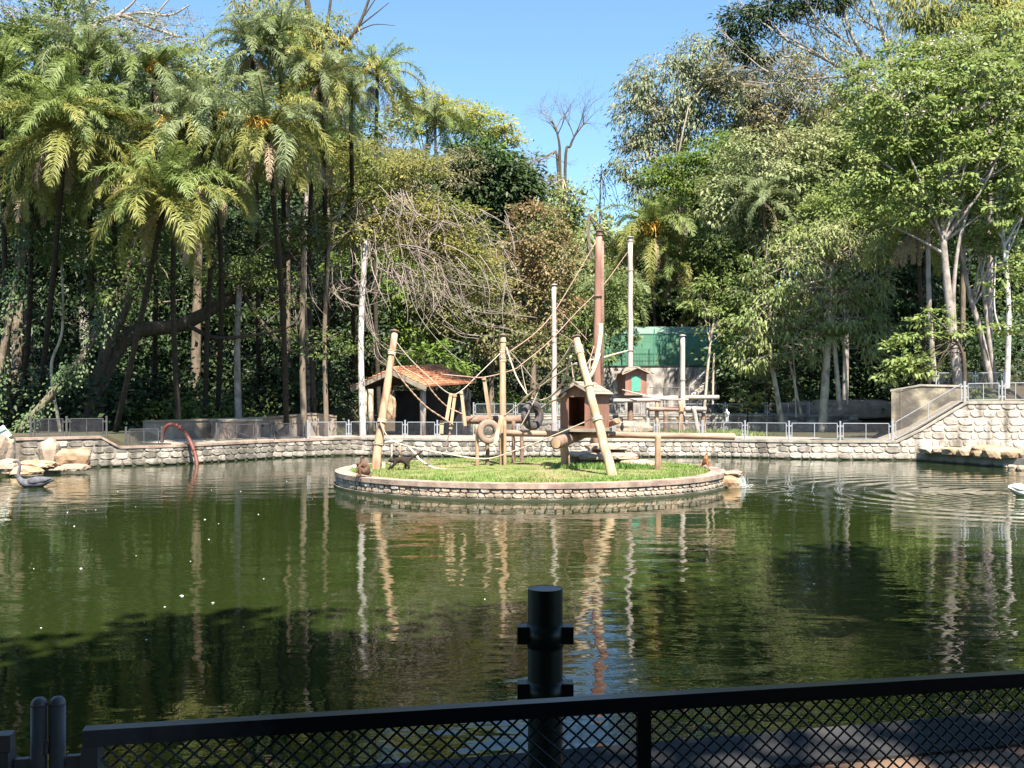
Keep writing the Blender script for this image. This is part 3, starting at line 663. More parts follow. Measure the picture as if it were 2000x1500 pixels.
# ------------------------------------------------------------------ huts
def hut(label, c, ang, w, dep, h, rise, over, door, m='house', planks=6):
    t = thing("animal_hut", label, "hut", c, ang, local=True); th = .03
    hb = .10
    MB().box((0, dep / 2, hb / 2), (w + .14, dep + .14, hb)).build("floor", K['roof_board'], t)
    dw, dh, db = door
    f = MB(); lw = (w - dw) / 2
    f.split_ = [MB().box((s_ * (w - lw) / 2, th / 2, hb + h / 2), (lw, th, h)) for s_ in (-1, 1)] + [MB().box((0, th / 2, hb + db / 2), (dw - .002, th, db)), MB().box((0, th / 2, hb + (db + dh + h) / 2), (dw - .002, th, h - db - dh))]
    for q_ in f.split_: q_.build("front_board", K[m], t, local=True)
    f = MB()
    for y in (0, dep - th): f = MB(); f.add([(-w / 2, y, hb + h + .001), (w / 2, y, hb + h + .001), (0, y, hb + h + rise), (-w / 2, y + th, hb + h + .001), (w / 2, y + th, hb + h + .001), (0, y + th, hb + h + rise)], [(0, 1, 2), (3, 5, 4), (0, 2, 5, 3), (1, 4, 5, 2), (0, 3, 4, 1)]); f.build("gable_wall", K[m], t, local=True)
    for s_ in (-1, 1): MB().box((s_ * (w / 2 - th / 2 + .002), dep / 2, hb + h / 2), (th, dep - 2 * th - .004, h)).build("side_wall", K[m], t, local=True)
    MB().box((0, dep - th / 2, hb + h / 2), (w, th, h)).build("back_wall", K[m], t, local=True)
    for s_ in (-1, 1): MB().box((s_ * (w / 2 - .025), -.012, hb + h / 2), (.05, .02, h)).build("corner_trim", K[m], t, local=True)
    sl = math.atan2(rise, w / 2); L = (w / 2 + over) / math.cos(sl); pw = L / planks
    for s_ in (-1, 1):
        ax = (Vector((s_ * math.cos(sl), 0, -math.sin(sl))), Vector((0, 1, 0)), Vector((s_ * math.sin(sl), 0, math.cos(sl))))
        for k in range(planks):
            p = Vector((0, dep / 2 - .02, hb + h + rise + .035)) + ax[0] * (pw * (k + .5)) + ax[2] * (.012 * (planks - k) % .03)
            MB().box(p, (pw * 1.06, dep + 2 * over + R.uniform(-.06, .06), .025), ax).build("roof_plank", K['roof_board'], t, local=True)
        m_ = MB(); m_.box(Vector((0, -over + .0, hb + h + rise - .01)) + ax[0] * (L / 2) , (L, .03, .09), ax); m_.build("barge_board", K['fascia'], t, local=True)
    return t
hc = at(1126, 842, 31.6)
hut("larger reddish brown hut with an open doorway on the island", (hc.x, hc.y, hc.z - .02), -rad(28), 1.12, 1.35, 1.12, .32, .13, (.56, .92, .08))
hc2 = at(1242, 772, 58)
h2 = hut("smaller red hut with a green door on the log platform behind the island", (hc2.x, hc2.y, hc2.z), rad(14), 1.32, 1.3, 1.25, .28, .3, (.58, .9, .12))
MB().box((0, -.004, .10 + .12 + .45), (.57, .028, .89)).build("door", K['green_door'], h2, local=True)

# ------------------------------------------------------------------ tyres
def tyre(label, c, R0, r0, ang, m, tilt=0.0):
    t = thing("old_tyre", label, "tyre", c, ang, local=True); n, k = 40, 14; V = []
    for i in range(n):
        a = 2 * math.pi * i / n
        for j in range(k):
            b = 2 * math.pi * j / k; cb, sb = math.cos(b), math.sin(b)
            cb = math.copysign(abs(cb) ** .7, cb); sb = math.copysign(abs(sb) ** .6, sb)
            rr_ = R0 - r0 + cb * r0 * .95 + (.008 if (i % 2 and cb > .5) else 0); V.append((rr_ * math.cos(a), sb * r0 * .85, rr_ * math.sin(a)))
    f = [(i * k + j, i * k + (j + 1) % k, (i + 1) % n * k + (j + 1) % k, (i + 1) % n * k + j) for i in range(n) for j in range(k)]
    MB().add(V, f).build("carcass", K[m], t, True, local=True)
    for s_ in (-1, 1):
        V = []
        for i in range(n):
            a = 2 * math.pi * i / n
            for rr_, y in ((R0 - 2 * r0 + .0, s_ * r0 * .62), (R0 - 2 * r0 + .05, s_ * r0 * .66), (R0 - 2 * r0 + .05, s_ * r0 * .5), (R0 - 2 * r0, s_ * r0 * .5)): V.append((rr_ * math.cos(a), y, rr_ * math.sin(a)))
        MB().add(V, [(i * 4 + j, i * 4 + (j + 1) % 4, (i + 1) % n * 4 + (j + 1) % 4, (i + 1) % n * 4 + j) for i in range(n) for j in range(4)]).build("bead", K['tyre'], t, local=True)
    return t
tyre("muddy brown tyre hung on the log left of the middle pole", at(954, 843, 33.0), .41, .11, rad(25), 'tyre_mud')
tyre("black tyre standing on the long log left of the brown hut", at(1040, 811, 33.2), .50, .135, rad(48), 'tyre')

# ------------------------------------------------------------------ ropes, straps and hoses (points: column, row, distance)
def rope(label, pts, r, m, flat=1.0, name="rope", cat="rope", sub=6, twist=False):
    r *= .85 if flat != 1 else .75; P = smooth_path([at(*p) for p in pts], sub); t = thing(name, label, cat, P[0])
    if twist:
        dense = []
        for a, b in zip(P[:-1], P[1:]):
            k = max(1, int((b - a).length / .05)); dense += [a.lerp(b, i / k) for i in range(k)]
        for ph in (0, math.pi):
            q = []
            for i, p in enumerate(dense):
                d = (dense[min(i + 1, len(dense) - 1)] - dense[max(i - 1, 0)]).normalized(); u = d.orthogonal().normalized() if abs(d.x) < .2 else d.cross(Vector((0, 0, 1))).normalized(); w = d.cross(u)
                q.append(p + (u * math.cos(i * .9 + ph) + w * math.sin(i * .9 + ph)) * r * .55)
            MB().tube(q, r * .75, 5).build("strand", K[m], t, True)
    else:
        MB().tube(P, r, 8, True, .05, flat).build("strap" if flat != 1 else "cord", K[m], t, True)
    return t
rope("wide cream strap sagging from the left pole to the pale leaning pole", [(741, 819, 31.5), (757, 852, 31.5), (785, 868, 31.6), (860, 884, 31.8), (945, 896, 31.6), (1000, 882, 31.2), (1080, 851, 30.5), (1168, 813, 29.9)], .06, 'hose', .35, "hose_strap", "strap")
rope("upper cream strap from the left pole's top joining the chain", [(767, 690, 32.1), (785, 716, 32.2), (805, 727, 32.4), (828, 740, 32.5)], .055, 'hose', .35, "hose_strap", "strap")
rope("brown chain rope hanging from the strap down to the hanging slats", [(828, 740, 32.5), (847, 768, 32.7), (872, 793, 33), (906, 810, 33.2)], .028, 'rope', twist=True)
rope("lower brown chain rope from the left pole to the pointed slat", [(768, 718, 32), (794, 753, 32.2), (830, 792, 32.5), (866, 817, 32.8), (890, 833, 33)], .032, 'rope', twist=True)
rope("thin cord from the left pole's top over the shelter roof to the hanging slats", [(771, 664, 32.3), (800, 700, 32.5), (850, 748, 32.8), (879, 769, 33), (900, 764, 33.2), (940, 726, 33.5), (977, 690, 33.8)], .022, 'hose_grey')
rope("long slack rope from the middle pole rising to the far grey pole", [(862, 731, 33.5), (905, 735, 33.4), (945, 737, 33.2), (1000, 723, 34.5), (1022, 709, 36), (1076, 664, 41), (1124, 612, 47), (1180, 555, 54), (1226, 492, 60)], .026, 'rope')
rope("straight rope from the tallest pole's top down to the middle pole", [(1163, 474, 36.3), (1120, 548, 36), (1078, 615, 35.5), (1040, 655, 35), (985, 694, 34)], .024, 'rope')
rope("thin dark line from the middle pole's top to the wide strap", [(986, 676, 33.8), (1020, 714, 33.2), (1050, 752, 32.6)], .022, 'hose_dark')
rope("thin line crossing from the far left pole to the hut's right side", [(1076, 645, 45), (1100, 655, 42), (1140, 680, 38), (1165, 705, 36.5)], .02, 'rope')
rope("thin line from above the leaning pole to the tallest pole", [(1087, 603, 53), (1108, 622, 48), (1136, 652, 40), (1162, 680, 36.5)], .02, 'rope')
rope("dark wide strap running from the pale pole's head to the tyre log", [(1119, 668, 30.8), (1100, 700, 31), (1070, 735, 31.6), (1040, 766, 32.4), (1010, 793, 32.9), (984, 813, 33.1)], .062, 'hose_grey', .4, "hose_strap", "strap")
rope("pale strap hanging from the middle pole to the knot above the black tyre", [(989, 678, 33.7), (998, 706, 33.6), (1010, 738, 33.4), (1030, 771, 33)], .05, 'hose', .4, "hose_strap", "strap")
rope("curved grey hose loop left of the hut", [(1115, 695, 31.2), (1108, 722, 31.5), (1096, 752, 32), (1075, 775, 32.4), (1055, 782, 32.8), (1038, 778, 33)], .045, 'hose_grey', .7, "hose_strap", "strap")
rope("pale hose from the knot down in front of the black tyre", [(1056, 752, 32.7), (1046, 776, 32.7), (1032, 806, 32.7), (1016, 835, 32.8)], .055, 'hose', .4, "hose_strap", "strap")
rope("cream hose from the knot up to the hut roof", [(1020, 780, 32.9), (1062, 750, 32.5), (1100, 724, 32), (1126, 709, 31.6)], .05, 'hose', .5, "hose_strap", "strap")
rope("grey strap from the black tyre to the hut's left wall", [(1057, 798, 32.8), (1075, 785, 32.5), (1096, 777, 31.9), (1104, 768, 31.6)], .07, 'hose_grey', .5, "hose_strap", "strap")
rope("short pale strap hanging from the rope crossing near the middle pole", [(1018, 714, 33.4), (1021, 732, 33.4), (1025, 752, 33.4), (1029, 766, 33.3)], .04, 'hose', .4, "hose_strap", "strap")
rope("folded pale bandage strap on the tallest pole behind the hut", [(1173, 632, 35.9), (1172, 660, 35.8), (1165, 700, 35.7), (1155, 728, 35.7), (1151, 737, 35.6), (1160, 720, 35.6), (1170, 690, 35.7)], .10, 'hose', .4, "hose_strap", "strap")
rope("short white strap loop behind the pale leaning pole", [(1151, 722, 35.2), (1152, 704, 35.2), (1160, 702, 35.4)], .05, 'hose', .4, "hose_strap", "strap")
rope("white hanging strap above the hut's roof", [(1116, 708, 32), (1118, 728, 32), (1121, 746, 31.9)], .045, 'hose', .4, "hose_strap", "strap")
rope("pale stiff hose from behind the tallest pole to the far grey pole", [(1174, 700, 38), (1200, 692, 48), (1227, 685, 59)], .07, 'hose', .8, "hose_strap", "strap")
rope("thin brown cords hanging from the tallest pole to the hut roof", [(1160, 676, 36), (1152, 702, 35), (1143, 712, 34), (1135, 706, 33)], .02, 'rope')
rope("pale strap end with a knot on the left pole's foot lying on the grass", [(797, 872, 33.2), (812, 887, 32.7), (820, 898, 32.4), (845, 913, 31.9), (870, 917, 31.6)], .05, 'hose_grey', .8, "hose_strap", "strap")
rope("cord along the far hut's log platform", [(1215, 761, 57), (1250, 770, 56.8), (1290, 779, 56.7), (1345, 780, 56.6)], .05, 'log_grey')
def slat(label, a, b, w, m='pole_pale'):
    a, b = at(*a), at(*b); t = thing("hanging_slat", label, "slat", b)
    MB().beam(a, b, w, .05, (0, 1, 0)).build("board", K[m], t); MB().beam(a + Vector((0, -.03, -.06)), a + Vector((0, -.034, -.1)), w * 1.15, .02, (0, 1, 0)).build("tie", K['rope'], t)
slat("tilted wooden slat hanging left of the other two", (881, 768, 33), (872, 822, 32.9), .11)
slat("long narrow slat hanging between two others", (889, 769, 33), (880, 838, 33), .10)
slat("straight slat hanging at the right of the group", (901, 764, 33.2), (909, 832, 33.2), .10)
slat("short pointed slat hanging below the chain rope", (863, 822, 32.9), (862, 847, 32.9), .13)
slat("tall pale leaning slat left of the middle pole", (945, 736, 33.2), (957, 818, 33.4), .12)
slat("pale slat propped against the middle pole's foot", (979, 812, 33.0), (967, 868, 32.6), .12)
slat("hooked thin stick hanging over the shelter side", (879, 842, 33), (870, 873, 33), .035, 'log_dark')

# ------------------------------------------------------------------ rocks on the island, spout
for i, (px, d, sx, zt, lab) in enumerate(((1132, 34.6, .62, .42, "low flat overhanging rock right of the hut's front post"), (1160, 34.2, .52, .36, "rounded overhanging rock in the middle of the island row, behind weeds"), (1188, 35.2, .8, .66, "tallest tan rock behind the pale pole's foot"), (1216, 34.5, .5, .36, "tapering overhanging rock right of the pale pole"), (1248, 33.8, .6, .16, "flat slab rock at the right end of the island row"))):
    x = at(px, 900, d).x; rk_ = thing("rock", lab, "rock", (x, d, IZ), group="rocks on the island")
    rock("slab", None, (x, d - .05, IZ + zt - .08), (sx, .55, .14), K['rock_grey'], seed=i, parent=rk_, rz=R.uniform(-.3, .3))
    rock("base_stone", None, (x + .05, d + .35, IZ + zt * .3), (sx * .85, .35, zt * .55), K['rock_grey'], seed=i + 11, parent=rk_)
rock("rock", "small orange-tinted stone on the grass left of the hut post", onz(1072, 912, IZ) + Vector((0, 0, .05)), (.28, .25, .12), K['rock'], seed=9, sub=2)
sp = thing("water_spout", "rock spout at the island's right end pouring water into the pond", "spout", (6.65, 30.75, .2))
rock("spout_stone", None, (6.62, 30.8, .16), (.42, .4, .3), K['rock'], seed=21, parent=sp)
rock("lip_stone", None, (6.75, 30.75, .43), (.33, .3, .09), K['rock_grey'], seed=22, parent=sp)
MB().tube([(6.75, 30.9, .49), (6.95, 30.75, .52), (7.05, 30.7, .4), (7.06, 30.68, .15)], [.04, .05, .05, .035], 8).build("pipe", K['log_dark'], sp, True)
m, nn_, ll_, pp_ = _m("falling_water"); pp_.inputs["Base Color"].default_value = (.75, .8, .85, 1); pp_.inputs["Roughness"].default_value = .15; pp_.inputs["Transmission Weight"].default_value = .55; K['spray'] = m
w = MB(); 
for k in range(16):
    x, y = 7.02 + R.uniform(-.05, .1), 30.66 + R.uniform(-.06, .06); w.tube([(x, y, .3 + R.uniform(-.05, .06)), (x + .05, y, .15), (x + .08 + R.uniform(-.03, .06), y - .02, .0)], [.012, .014, .02], 5)
for k in range(26): 
    a = R.uniform(0, 6.28); q = R.uniform(.02, .28); p = Vector((7.12 + math.cos(a) * q, 30.6 + math.sin(a) * q, R.uniform(.0, .09))); w.tube([p, p + Vector((0, 0, .03))], [.02, .008], 5)
tag(w.build("falling_water", K['spray']), "thin white trickle splashing at the island's right end", kind="stuff")

# ------------------------------------------------------------------ far climbing poles and log platform behind the island
def farpole(label, px, y1, d, r, m='pole_grey', lash=()):
    x = (px - 1000) / F * d; pole(label, (x, d, gz(x, d) - .1), at(px, y1, d), r * 1.1, r * .92, m, lash=lash, wob=.03, knot='hose_grey')
farpole("pale grey pole far behind the black tyre", 1082, 557, 55, .14, lash=((.62, .06), (.66, .05)))
farpole("tall grey pole behind the far green-doored hut", 1231, 464, 60, .16, lash=((.83, .04), (.42, .06), (.98, .1)))
farpole("shorter pale pole standing at the log platform's right half", 1333, 656, 57.5, .15, lash=((.55, .06),))
PL = hc2.z
logpiece("long grey log forming the front of the far hut platform", at(1196, 783, 57.2), at(1290, 781, 57.2), .12, 'log_grey')
logpiece("grey log jutting right from the far hut platform", at(1268, 778, 57.8), at(1404, 776, 57.8), .13, 'log_grey')
logpiece("rear log of the far hut platform", at(1196, 775, 59.6), at(1300, 775, 59.6), .12, 'log_grey')
logpiece("lower left log perch below the far platform", at(1268, 799, 57), at(1325, 799, 57), .13, 'log')
logpiece("lower right pale log perch below the far platform", at(1337, 799, 57), at(1379, 799, 57), .14, 'log_grey')
def fpost(label, px, y1, d, r, m, lean=0):
    x = (px - 1000) / F * d; p = at(px + lean, y1, d); pole(label, (x, d, gz(x, d) - .05), p, r, r * .92, m, cap=False, name="post")
fpost("black post under the far green-doored hut", 1231, 779, 58.6, .17, 'log_dark')
fpost("pale thin post left of the forked one under the far platform", 1265, 783, 57.25, .12, 'log_grey')
fpost("yellowish forked post under the far platform", 1283, 783, 57.25, .12, 'pole_pale')
fpost("dark post below the lower left log perch", 1300, 806, 57.0, .13, 'log_dark')
fpost("tan post under the shorter pale pole", 1330, 783, 57.2, .15, 'pole')
fpost("leaning pale post at the platform's right end", 1364, 794, 56.8, .13, 'log_grey', -10)
fpost("dark post under the lower right log perch", 1374, 806, 57.2, .12, 'log_dark')
rock("rock", "pale boulder on the grass below the far platform", (at(1235, 838, 56).x, 56, 1.05), (1.15, .7, .5), K['rock_grey'], seed=31)
xy = np.stack([RN.uniform(3.5, 13.5, 5200), RN.uniform(51.5, 60, 5200)], -1)
blades(0, xy, lambda q: np.full(len(q), .84), .22, .03, K['grass'], "grass", "tall bright grass in the enclosure behind the far fence")

# ------------------------------------------------------------------ aviary above the high wall
av = thing("netted_aviary", "large aviary of green shade cloth on top of the mottled wall", "aviary", (11, 78, 5.4))
x0, x1, yb, yf = 6.9, 15.9, 77.3, 76.35
m = MB(); m.box(((x0 + x1) / 2, yb, 6.62), (x1 - x0, .06, 2.6)); m.build("back_cloth", K['net'], av)
for x in (x0, x1): MB().box((x, yb + .7, 6.6), (.06, 1.3, 2.5)).build("side_cloth", K['net'], av)
V = []; nn = 10
for k in range(nn + 1):
    y = 77.22 + 1.3 * k / nn; z = 7.93 + .85 * math.sin(math.pi * .5 * k / nn); z = 7.93 + (z - 7.93) * .75; V += [(x0 - .1, y, z), (x1 + .1, y, z), (x0 - .1, y, z + .03), (x1 + .1, y, z + .03)]
f = []
for k in range(nn):
    a, b = 4 * k, 4 * k + 4; f += [(a, a + 1, b + 1, b), (a + 2, b + 2, b + 3, a + 3), (a, b, b + 2, a + 2), (a + 1, a + 3, b + 3, b + 1)]
MB().add(V, f).build("roof_cloth", K['net_roof'], av)
for px in (1183, 1224, 1278, 1333, 1387): x = (px - 1000) / F * yf; MB().tube([(x, yf, 5.35), (x, yf, 8.25)], .05, 6).build("post", K['green_metal'], av)
m = MB(); x = x0 - .6
while x < x1 + 2: m.tube([(x, yf + .03, 5.42), (x, yf + .03, 7.85)], .012, 3, False); x += .12
for z in (5.5, 6.1, 6.7, 7.3, 7.84): m.tube([(x0 - .6, yf + .05, z), (x1 + 2, yf + .05, z)], .016, 3, False)
m.build("wire_mesh", K['green_metal'], av)
hr = thing("handrail", "thin grey handrail in front of the mottled grey wall", "handrail", (at(1270, 775, 70)[0], 70, gz(10, 70)))
a, b = at(1268, 757, 70), at(1346, 757, 70); MB().tube([a, b], .035, 6).build("rail", K['galv_dark'], hr)
for px in (1296, 1344, 1349): p = at(px, 757, 70); MB().tube([p, (p.x, 70, gz(p.x, 70) - .05)], .04, 6).build("post", K['galv_dark'], hr)
st = thing("stair_flank", "pale sloping stair flank at the right end of the grey wall", "stairs", at(1350, 775, 72))
MB().beam(at(1348, 778, 72), at(1392, 738, 74), .3, .28).build("flank", K['concrete'], st); MB().beam(at(1350, 752, 72), at(1386, 716, 74), .06, .06).build("handrail", K['galv'], st)

# ------------------------------------------------------------------ shelter with tiled roof
sh = thing("tiled_shelter", "open shelter with an orange tiled gable roof left of the poles", "shelter", (-6.2, 53, .86))
FL, FG, FR_, BR = at(686, 757, 55), at(764, 722, 53.4), at(832, 755, 51.8), at(929, 748, 54.6)
rg = BR - FR_; BG = FG + rg; BL = FL + rg
def slope(a, b, c, d, name):
    """corrugated tiles from ridge a-b down to eave d-c: rows of half-round tiles"""
    n1 = 30; rows = 9; th = (b - a).cross(d - a).normalized(); th = th if th.z > 0 else -th; m = MB()
    for i in range(n1):
        p, q = a.lerp(b, (i + .5) / n1), d.lerp(c, (i + .5) / n1); wdt = (b - a).length / n1
        for j in range(rows):
            s0, s1 = p.lerp(q, j / rows), p.lerp(q, min(1.02, (j + 1.12) / rows))
            m.tube([s0 + th * .02, s1 + th * (.06 + R.uniform(0, .012))], [wdt * .5, wdt * .6], 6, True)
    return m.build(name, K['tile'], sh)
s1 = slope(FG, BG, BR, FR_, "roof_tiles"); s1['kind'] = 'stuff'; s2 = slope(FG, BG, BL, FL, "roof_tiles"); s2['kind'] = 'stuff'
MB().tube([FG - rg * .01 + Vector((0, 0, .08)), BG + Vector((0, 0, .08))], .1, 8).build("ridge_cap", K['tile'], sh)
m = MB(); dn = Vector((0, 0, -.13))
MB().beam(FG + dn, FL + dn, .06, .24, (0, 0, 1)).build("fascia_board", K['fascia'], sh); MB().beam(FG + dn, FR_ + dn, .06, .24).build("fascia_board", K['fascia'], sh)
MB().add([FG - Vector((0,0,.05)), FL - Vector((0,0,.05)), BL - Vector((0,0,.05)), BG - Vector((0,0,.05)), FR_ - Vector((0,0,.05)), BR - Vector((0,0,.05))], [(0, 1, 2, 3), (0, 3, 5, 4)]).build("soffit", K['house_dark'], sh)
for px, d, r in ((711, 54.6, .17), (724, 54.3, .15), (826, 52.6, .16), (905, 54.5, .13), (800, 57.2, .15)):
    x = (px - 1000) / F * d; MB().tube([(x, d, .8), (x, d, 3.35)], r, 10, True, .04).build("post", K['bark_pale'] if px < 730 else K['bark_grey'], sh, True)
a, b = BL.lerp(FL, .12), BR.lerp(FR_, .12)
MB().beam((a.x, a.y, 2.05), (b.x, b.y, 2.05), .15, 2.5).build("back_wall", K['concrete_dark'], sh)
bh = thing("hay_heap", "tan dry fodder bundle hanging inside the shelter", "fodder", at(757, 845, 53.6))
rock("bundle", None, at(757, 800, 53.6), (.42, .35, .95), K['rock'], seed=40, parent=bh)

# ------------------------------------------------------------------ left bank: rocks, rail, pipe
for i, (px, py, d, sx, sz, m_, lab) in enumerate(((98, 888, 38.6, .36, .62, 'rock_grey', "tall pointed boulder at the left bank"), (146, 897, 37.9, .62, .42, 'rock', "squarish orange-brown boulder beside the left wall"),
      (65, 908, 36.6, .85, .17, 'rock', "long flat tan slab at the waterline on the left bank"), (15, 914, 35.6, .42, .34, 'rock_grey', "rounded boulder at the frame's left edge by the water"), (100, 917, 36.9, .45, .14, 'rock_grey', "low wet stone under the long slab"), (3, 888, 37.5, .35, .75, 'rock_grey', "pale standing boulder beside the wooden rail"), (146, 914, 37.4, .5, .16, 'rock_grey', "low stone under the squarish boulder"), (40, 920, 35.7, .8, .2, 'rock', "dark low rock under the slab at the water"))):
    p = at(px, py, d); rock("boulder", lab, (p.x, d, max(p.z, .08)), (sx, .5, sz), K[m_], "boulder", seed=50 + i, rz=R.uniform(-.3, .3), group="rocks on the left bank")
r_ = thing("wooden_rail", "short grey plank rail on two posts above the left rocks", "rail", at(14, 900, 38.6))
MB().beam(at(8, 861, 38.8), at(95, 858, 39.6), .08, .12).build("plank", K['log_grey'], r_)
for px, d in ((15, 38.9), (72, 39.2)): p = at(px, 862, d); MB().tube([(p.x, d, .2), p], .07, 8).build("post", K['pole_pale'], r_, True)
t = thing("tilted_board", "white and green tilted board at the far left edge", "board", at(4, 852, 38))
MB().beam(at(-12, 858, 38), at(15, 840, 38.2), .5, .06, (0, 1, 0)).build("panel", K['white_feather'], t); MB().beam(at(-12, 849, 37.96), at(13, 838, 38.16), .05, .07, (0, 1, 0)).build("edge", K['green_metal'], t)
MB().tube([at(-6, 880, 38.1), at(-2, 852, 38.1)], .05, 6).build("post", K['log_grey'], t)
t = thing("pipe_arch", "red pipe arching from the left wall into the water", "pipe", at(318, 872, 42.9))
MB().tube(smooth_path([at(317, 876, 43.3), at(317, 852, 43.2), at(324, 834, 43.1), at(337, 829, 43), at(352, 835, 42.8), at(366, 852, 42.5), at(378, 878, 42.2), at(384, 900, 42), at(385, 918, 41.8)], 5), .085, 10).build("pipe", K['red_pipe'], t, True)
for k, p in enumerate(((352, 835, 42.8), (378, 878, 42.2))):
    a = at(*p); b = at(p[0] + 2, p[1] + 3, p[2] - .05); MB().tube([a, b], .1, 10).build("joint", K['red_pipe'], t)
# right bank: low platform with rocks
rb = thing("rock_ledge", "low concrete ledge below the tall right wall", "ledge", (18.3, 44.7, 0))
pts = [(18.1, 44.7), (19.6, 40.6), (20.8, 38.4), (27, 37.5)]; bk = [(18.6, 45.0), (21.5, 44.1), (24, 43.6), (28, 42.6)]
V = [(x, y, -.6) for x, y in pts] + [(x, y, .40) for x, y in pts] + [(x, y, .42) for x, y in bk] + [(x, y, -.6) for x, y in bk]; n = 4
MB().add(V, [(r0 * n + i, r0 * n + i + 1, (r0 + 1) % 4 * n + i + 1, (r0 + 1) % 4 * n + i) for r0 in range(4) for i in range(3)] + [(0, 4, 8, 12)]).build("ledge_block", K['concrete'], rb)
for i, (px, py, d, sx, sz, m_) in enumerate(((1822, 873, 44.0, .62, .22, 'rock_grey'), (1848, 880, 43.2, .5, .2, 'rock_grey'), (1866, 882, 42.6, .48, .22, 'rock'), (1892, 882, 42.0, .52, .26, 'rock'), (1920, 879, 41.4, .48, .34, 'rock'), (1948, 882, 40.6, .55, .34, 'rock'), (1976, 882, 40.2, .5, .3, 'rock'), (2000, 879, 40.0, .5, .34, 'rock_grey'))):
    p = at(px, py, d); names = ["first pale rock from the left on the right ledge", "second flat pale rock on the right ledge", "small tan rock on the right ledge, third from the left", "broad tan rock at the middle of the right ledge", "pitted orange rock on the right ledge", "split orange rock on the right ledge", "large smooth orange rock near the right frame edge", "greyish rock at the right frame edge"]
    rock("boulder", names[i], (p.x, d, .42 + sz * .35), (sx, .55, sz), K[m_], "boulder", seed=70 + i, rz=R.uniform(-.4, .4), group="rocks on the right ledge")
for i, (px, py) in enumerate(((1968, 911), (1978, 915), (1990, 908), (1996, 916))):
    p = onz(px, py, .05); rock("stone", "small wet stone at the foot of the right ledge", p, (.2, .18, .15), K['rock_grey'], "stone", seed=90 + i, sub=2, group="wet stones below the right ledge")
rock("flat_rock", "long pale smooth rock behind the second fence under the right trees", (at(1650, 792, 63.2).x, 63.2, 2.05), (4.2, .7, .8), K['rock_grey'], "rock", seed=95)

# ------------------------------------------------------------------ foreground railing, posts
def P3(x, y, z): return Vector((x, y, z))
ra, rb_ = Vector((-.729, 1.70, 2.032)), Vector((1.36, 2.12, 2.032)); rd = (rb_ - ra).normalized(); rn = Vector((-rd.y, rd.x, 0)); q = .028
rail = thing("mesh_railing", "dark framed mesh railing panel across the near foreground", "railing", (ra.x, ra.y, 1.0))
MB().beam(ra, rb_, q, q).build("top_rail", K['rail_lit_end'], rail)
hv = Vector((0, 0, .9))
MB().beam(ra - hv, rb_ - hv, q, q).build("bottom_rail", K['paint_black'], rail)
ML = (rb_ - ra).length
# the left stile and the rail's first stretch are coloured grey as if sunlit
MB().beam(ra + rd * .014 - Vector((0, 0, .0145)), ra + rd * .014 - hv + Vector((0, 0, .0145)), q, q, (0, 1, 0)).build("stile", K['paint_grey'], rail)
k = at(1257, 1360, 1)[0]; u = (k * ra.y - ra.x) / (rd.x - k * rd.y); pm = ra + rd * u
MB().beam(pm - Vector((0, 0, .0145)), pm - hv + Vector((0, 0, .0145)), q * .9, q, (0, 1, 0)).build("stile", K['paint_black'], rail)
m = MB(); nW = int(ML / .0285); hm = .87
for sgn in (1, -1):
    c = -hm * 1.1
    while c < ML:
        u1, v1, u2, v2 = c, 0., c + hm * 1.1, hm
        if u1 < 0: v1 = -u1 / 1.1; u1 = 0
        if u2 > ML: v2 = (ML - c) / 1.1; u2 = ML
        if v2 - v1 > .02:
            a_, b_ = (u1, v1), (u2, v2)
            if sgn < 0: a_, b_ = (ML - u1, v1), (ML - u2, v2)
            pp = [ra + rd * e[0] + Vector((0, 0, -hm + e[1] - .012)) + rn * (.0018 * sgn) for e in (a_, b_)]
            m.tube(pp, .0021, 4, False)
        c += .0305
w = m.build("wire_mesh", K['rail_lit_end'], rail); w['kind'] = 'stuff'
e1 = ra - rd * .112; e0 = e1 - rd * 1.2
r2 = thing("mesh_railing", "grey painted railing panel end at the lower left corner", "railing", (e0.x, e0.y, 1.0))
MB().beam(e0, e1, q, q).build("top_rail", K['paint_grey'], r2)
MB().beam(e1 - rd * .014 - Vector((0, 0, .0145)), e1 - rd * .014 - hv, q, q, (0, 1, 0)).build("stile", K['paint_grey'], r2)
for nm, off_, lab in (("a", -.071, "left one of the twin grey railing posts with a domed top"), ("b", -.042, "right one of the twin grey railing posts with a domed top")):
    p = ra + rd * off_ + Vector((0, .0, 0)); t = thing("railing_post", lab, "post", (p.x, p.y, 1.0)); rr_ = .0132
    MB().tube([(p.x, p.y, .99), (p.x, p.y, 2.088)], rr_, 20).build("tube", K['paint_grey'], t, True)
    MB().tube([(p.x, p.y, 2.0885), (p.x, p.y, 2.092), (p.x, p.y, 2.098), (p.x, p.y, 2.102), (p.x, p.y, 2.1035)], [rr_ * 1.02, rr_ * 1.0, rr_ * .85, rr_ * .55, rr_ * .15], 20).build("dome_cap", K['paint_grey'], t, True)
    tb = Vector((p.x, p.y, 1.987)); s_ = -1 if nm == "a" else 1
    MB().box(tb + rd * s_ * .026, (.022, .012, .03), (rd, rn, Vector((0, 0, 1)))).build("bracket", K['paint_grey'], t)
    if nm == "b":
        rock("weld", None, tb + rd * -.0146 + Vector((0, -.006, .03)), (.004, .005, .016), K['paint_grey'], seed=3, parent=t, sub=2)
gp = thing("bracket_post", "dark green round post with two cross brackets beyond the railing", "post", (.0965, 2.9, 1.0))
px_, py_, zt_ = .0965, 2.9, 2.062
MB().tube([(px_, py_, .95), (px_, py_, zt_)], .0505, 40, False).build("tube", K['paint_green'], gp, True)
MB().tube([(px_, py_, zt_ - .004), (px_, py_, zt_ - .001)], .0502, 40).build("top_disc", K['paint_grey'], gp)
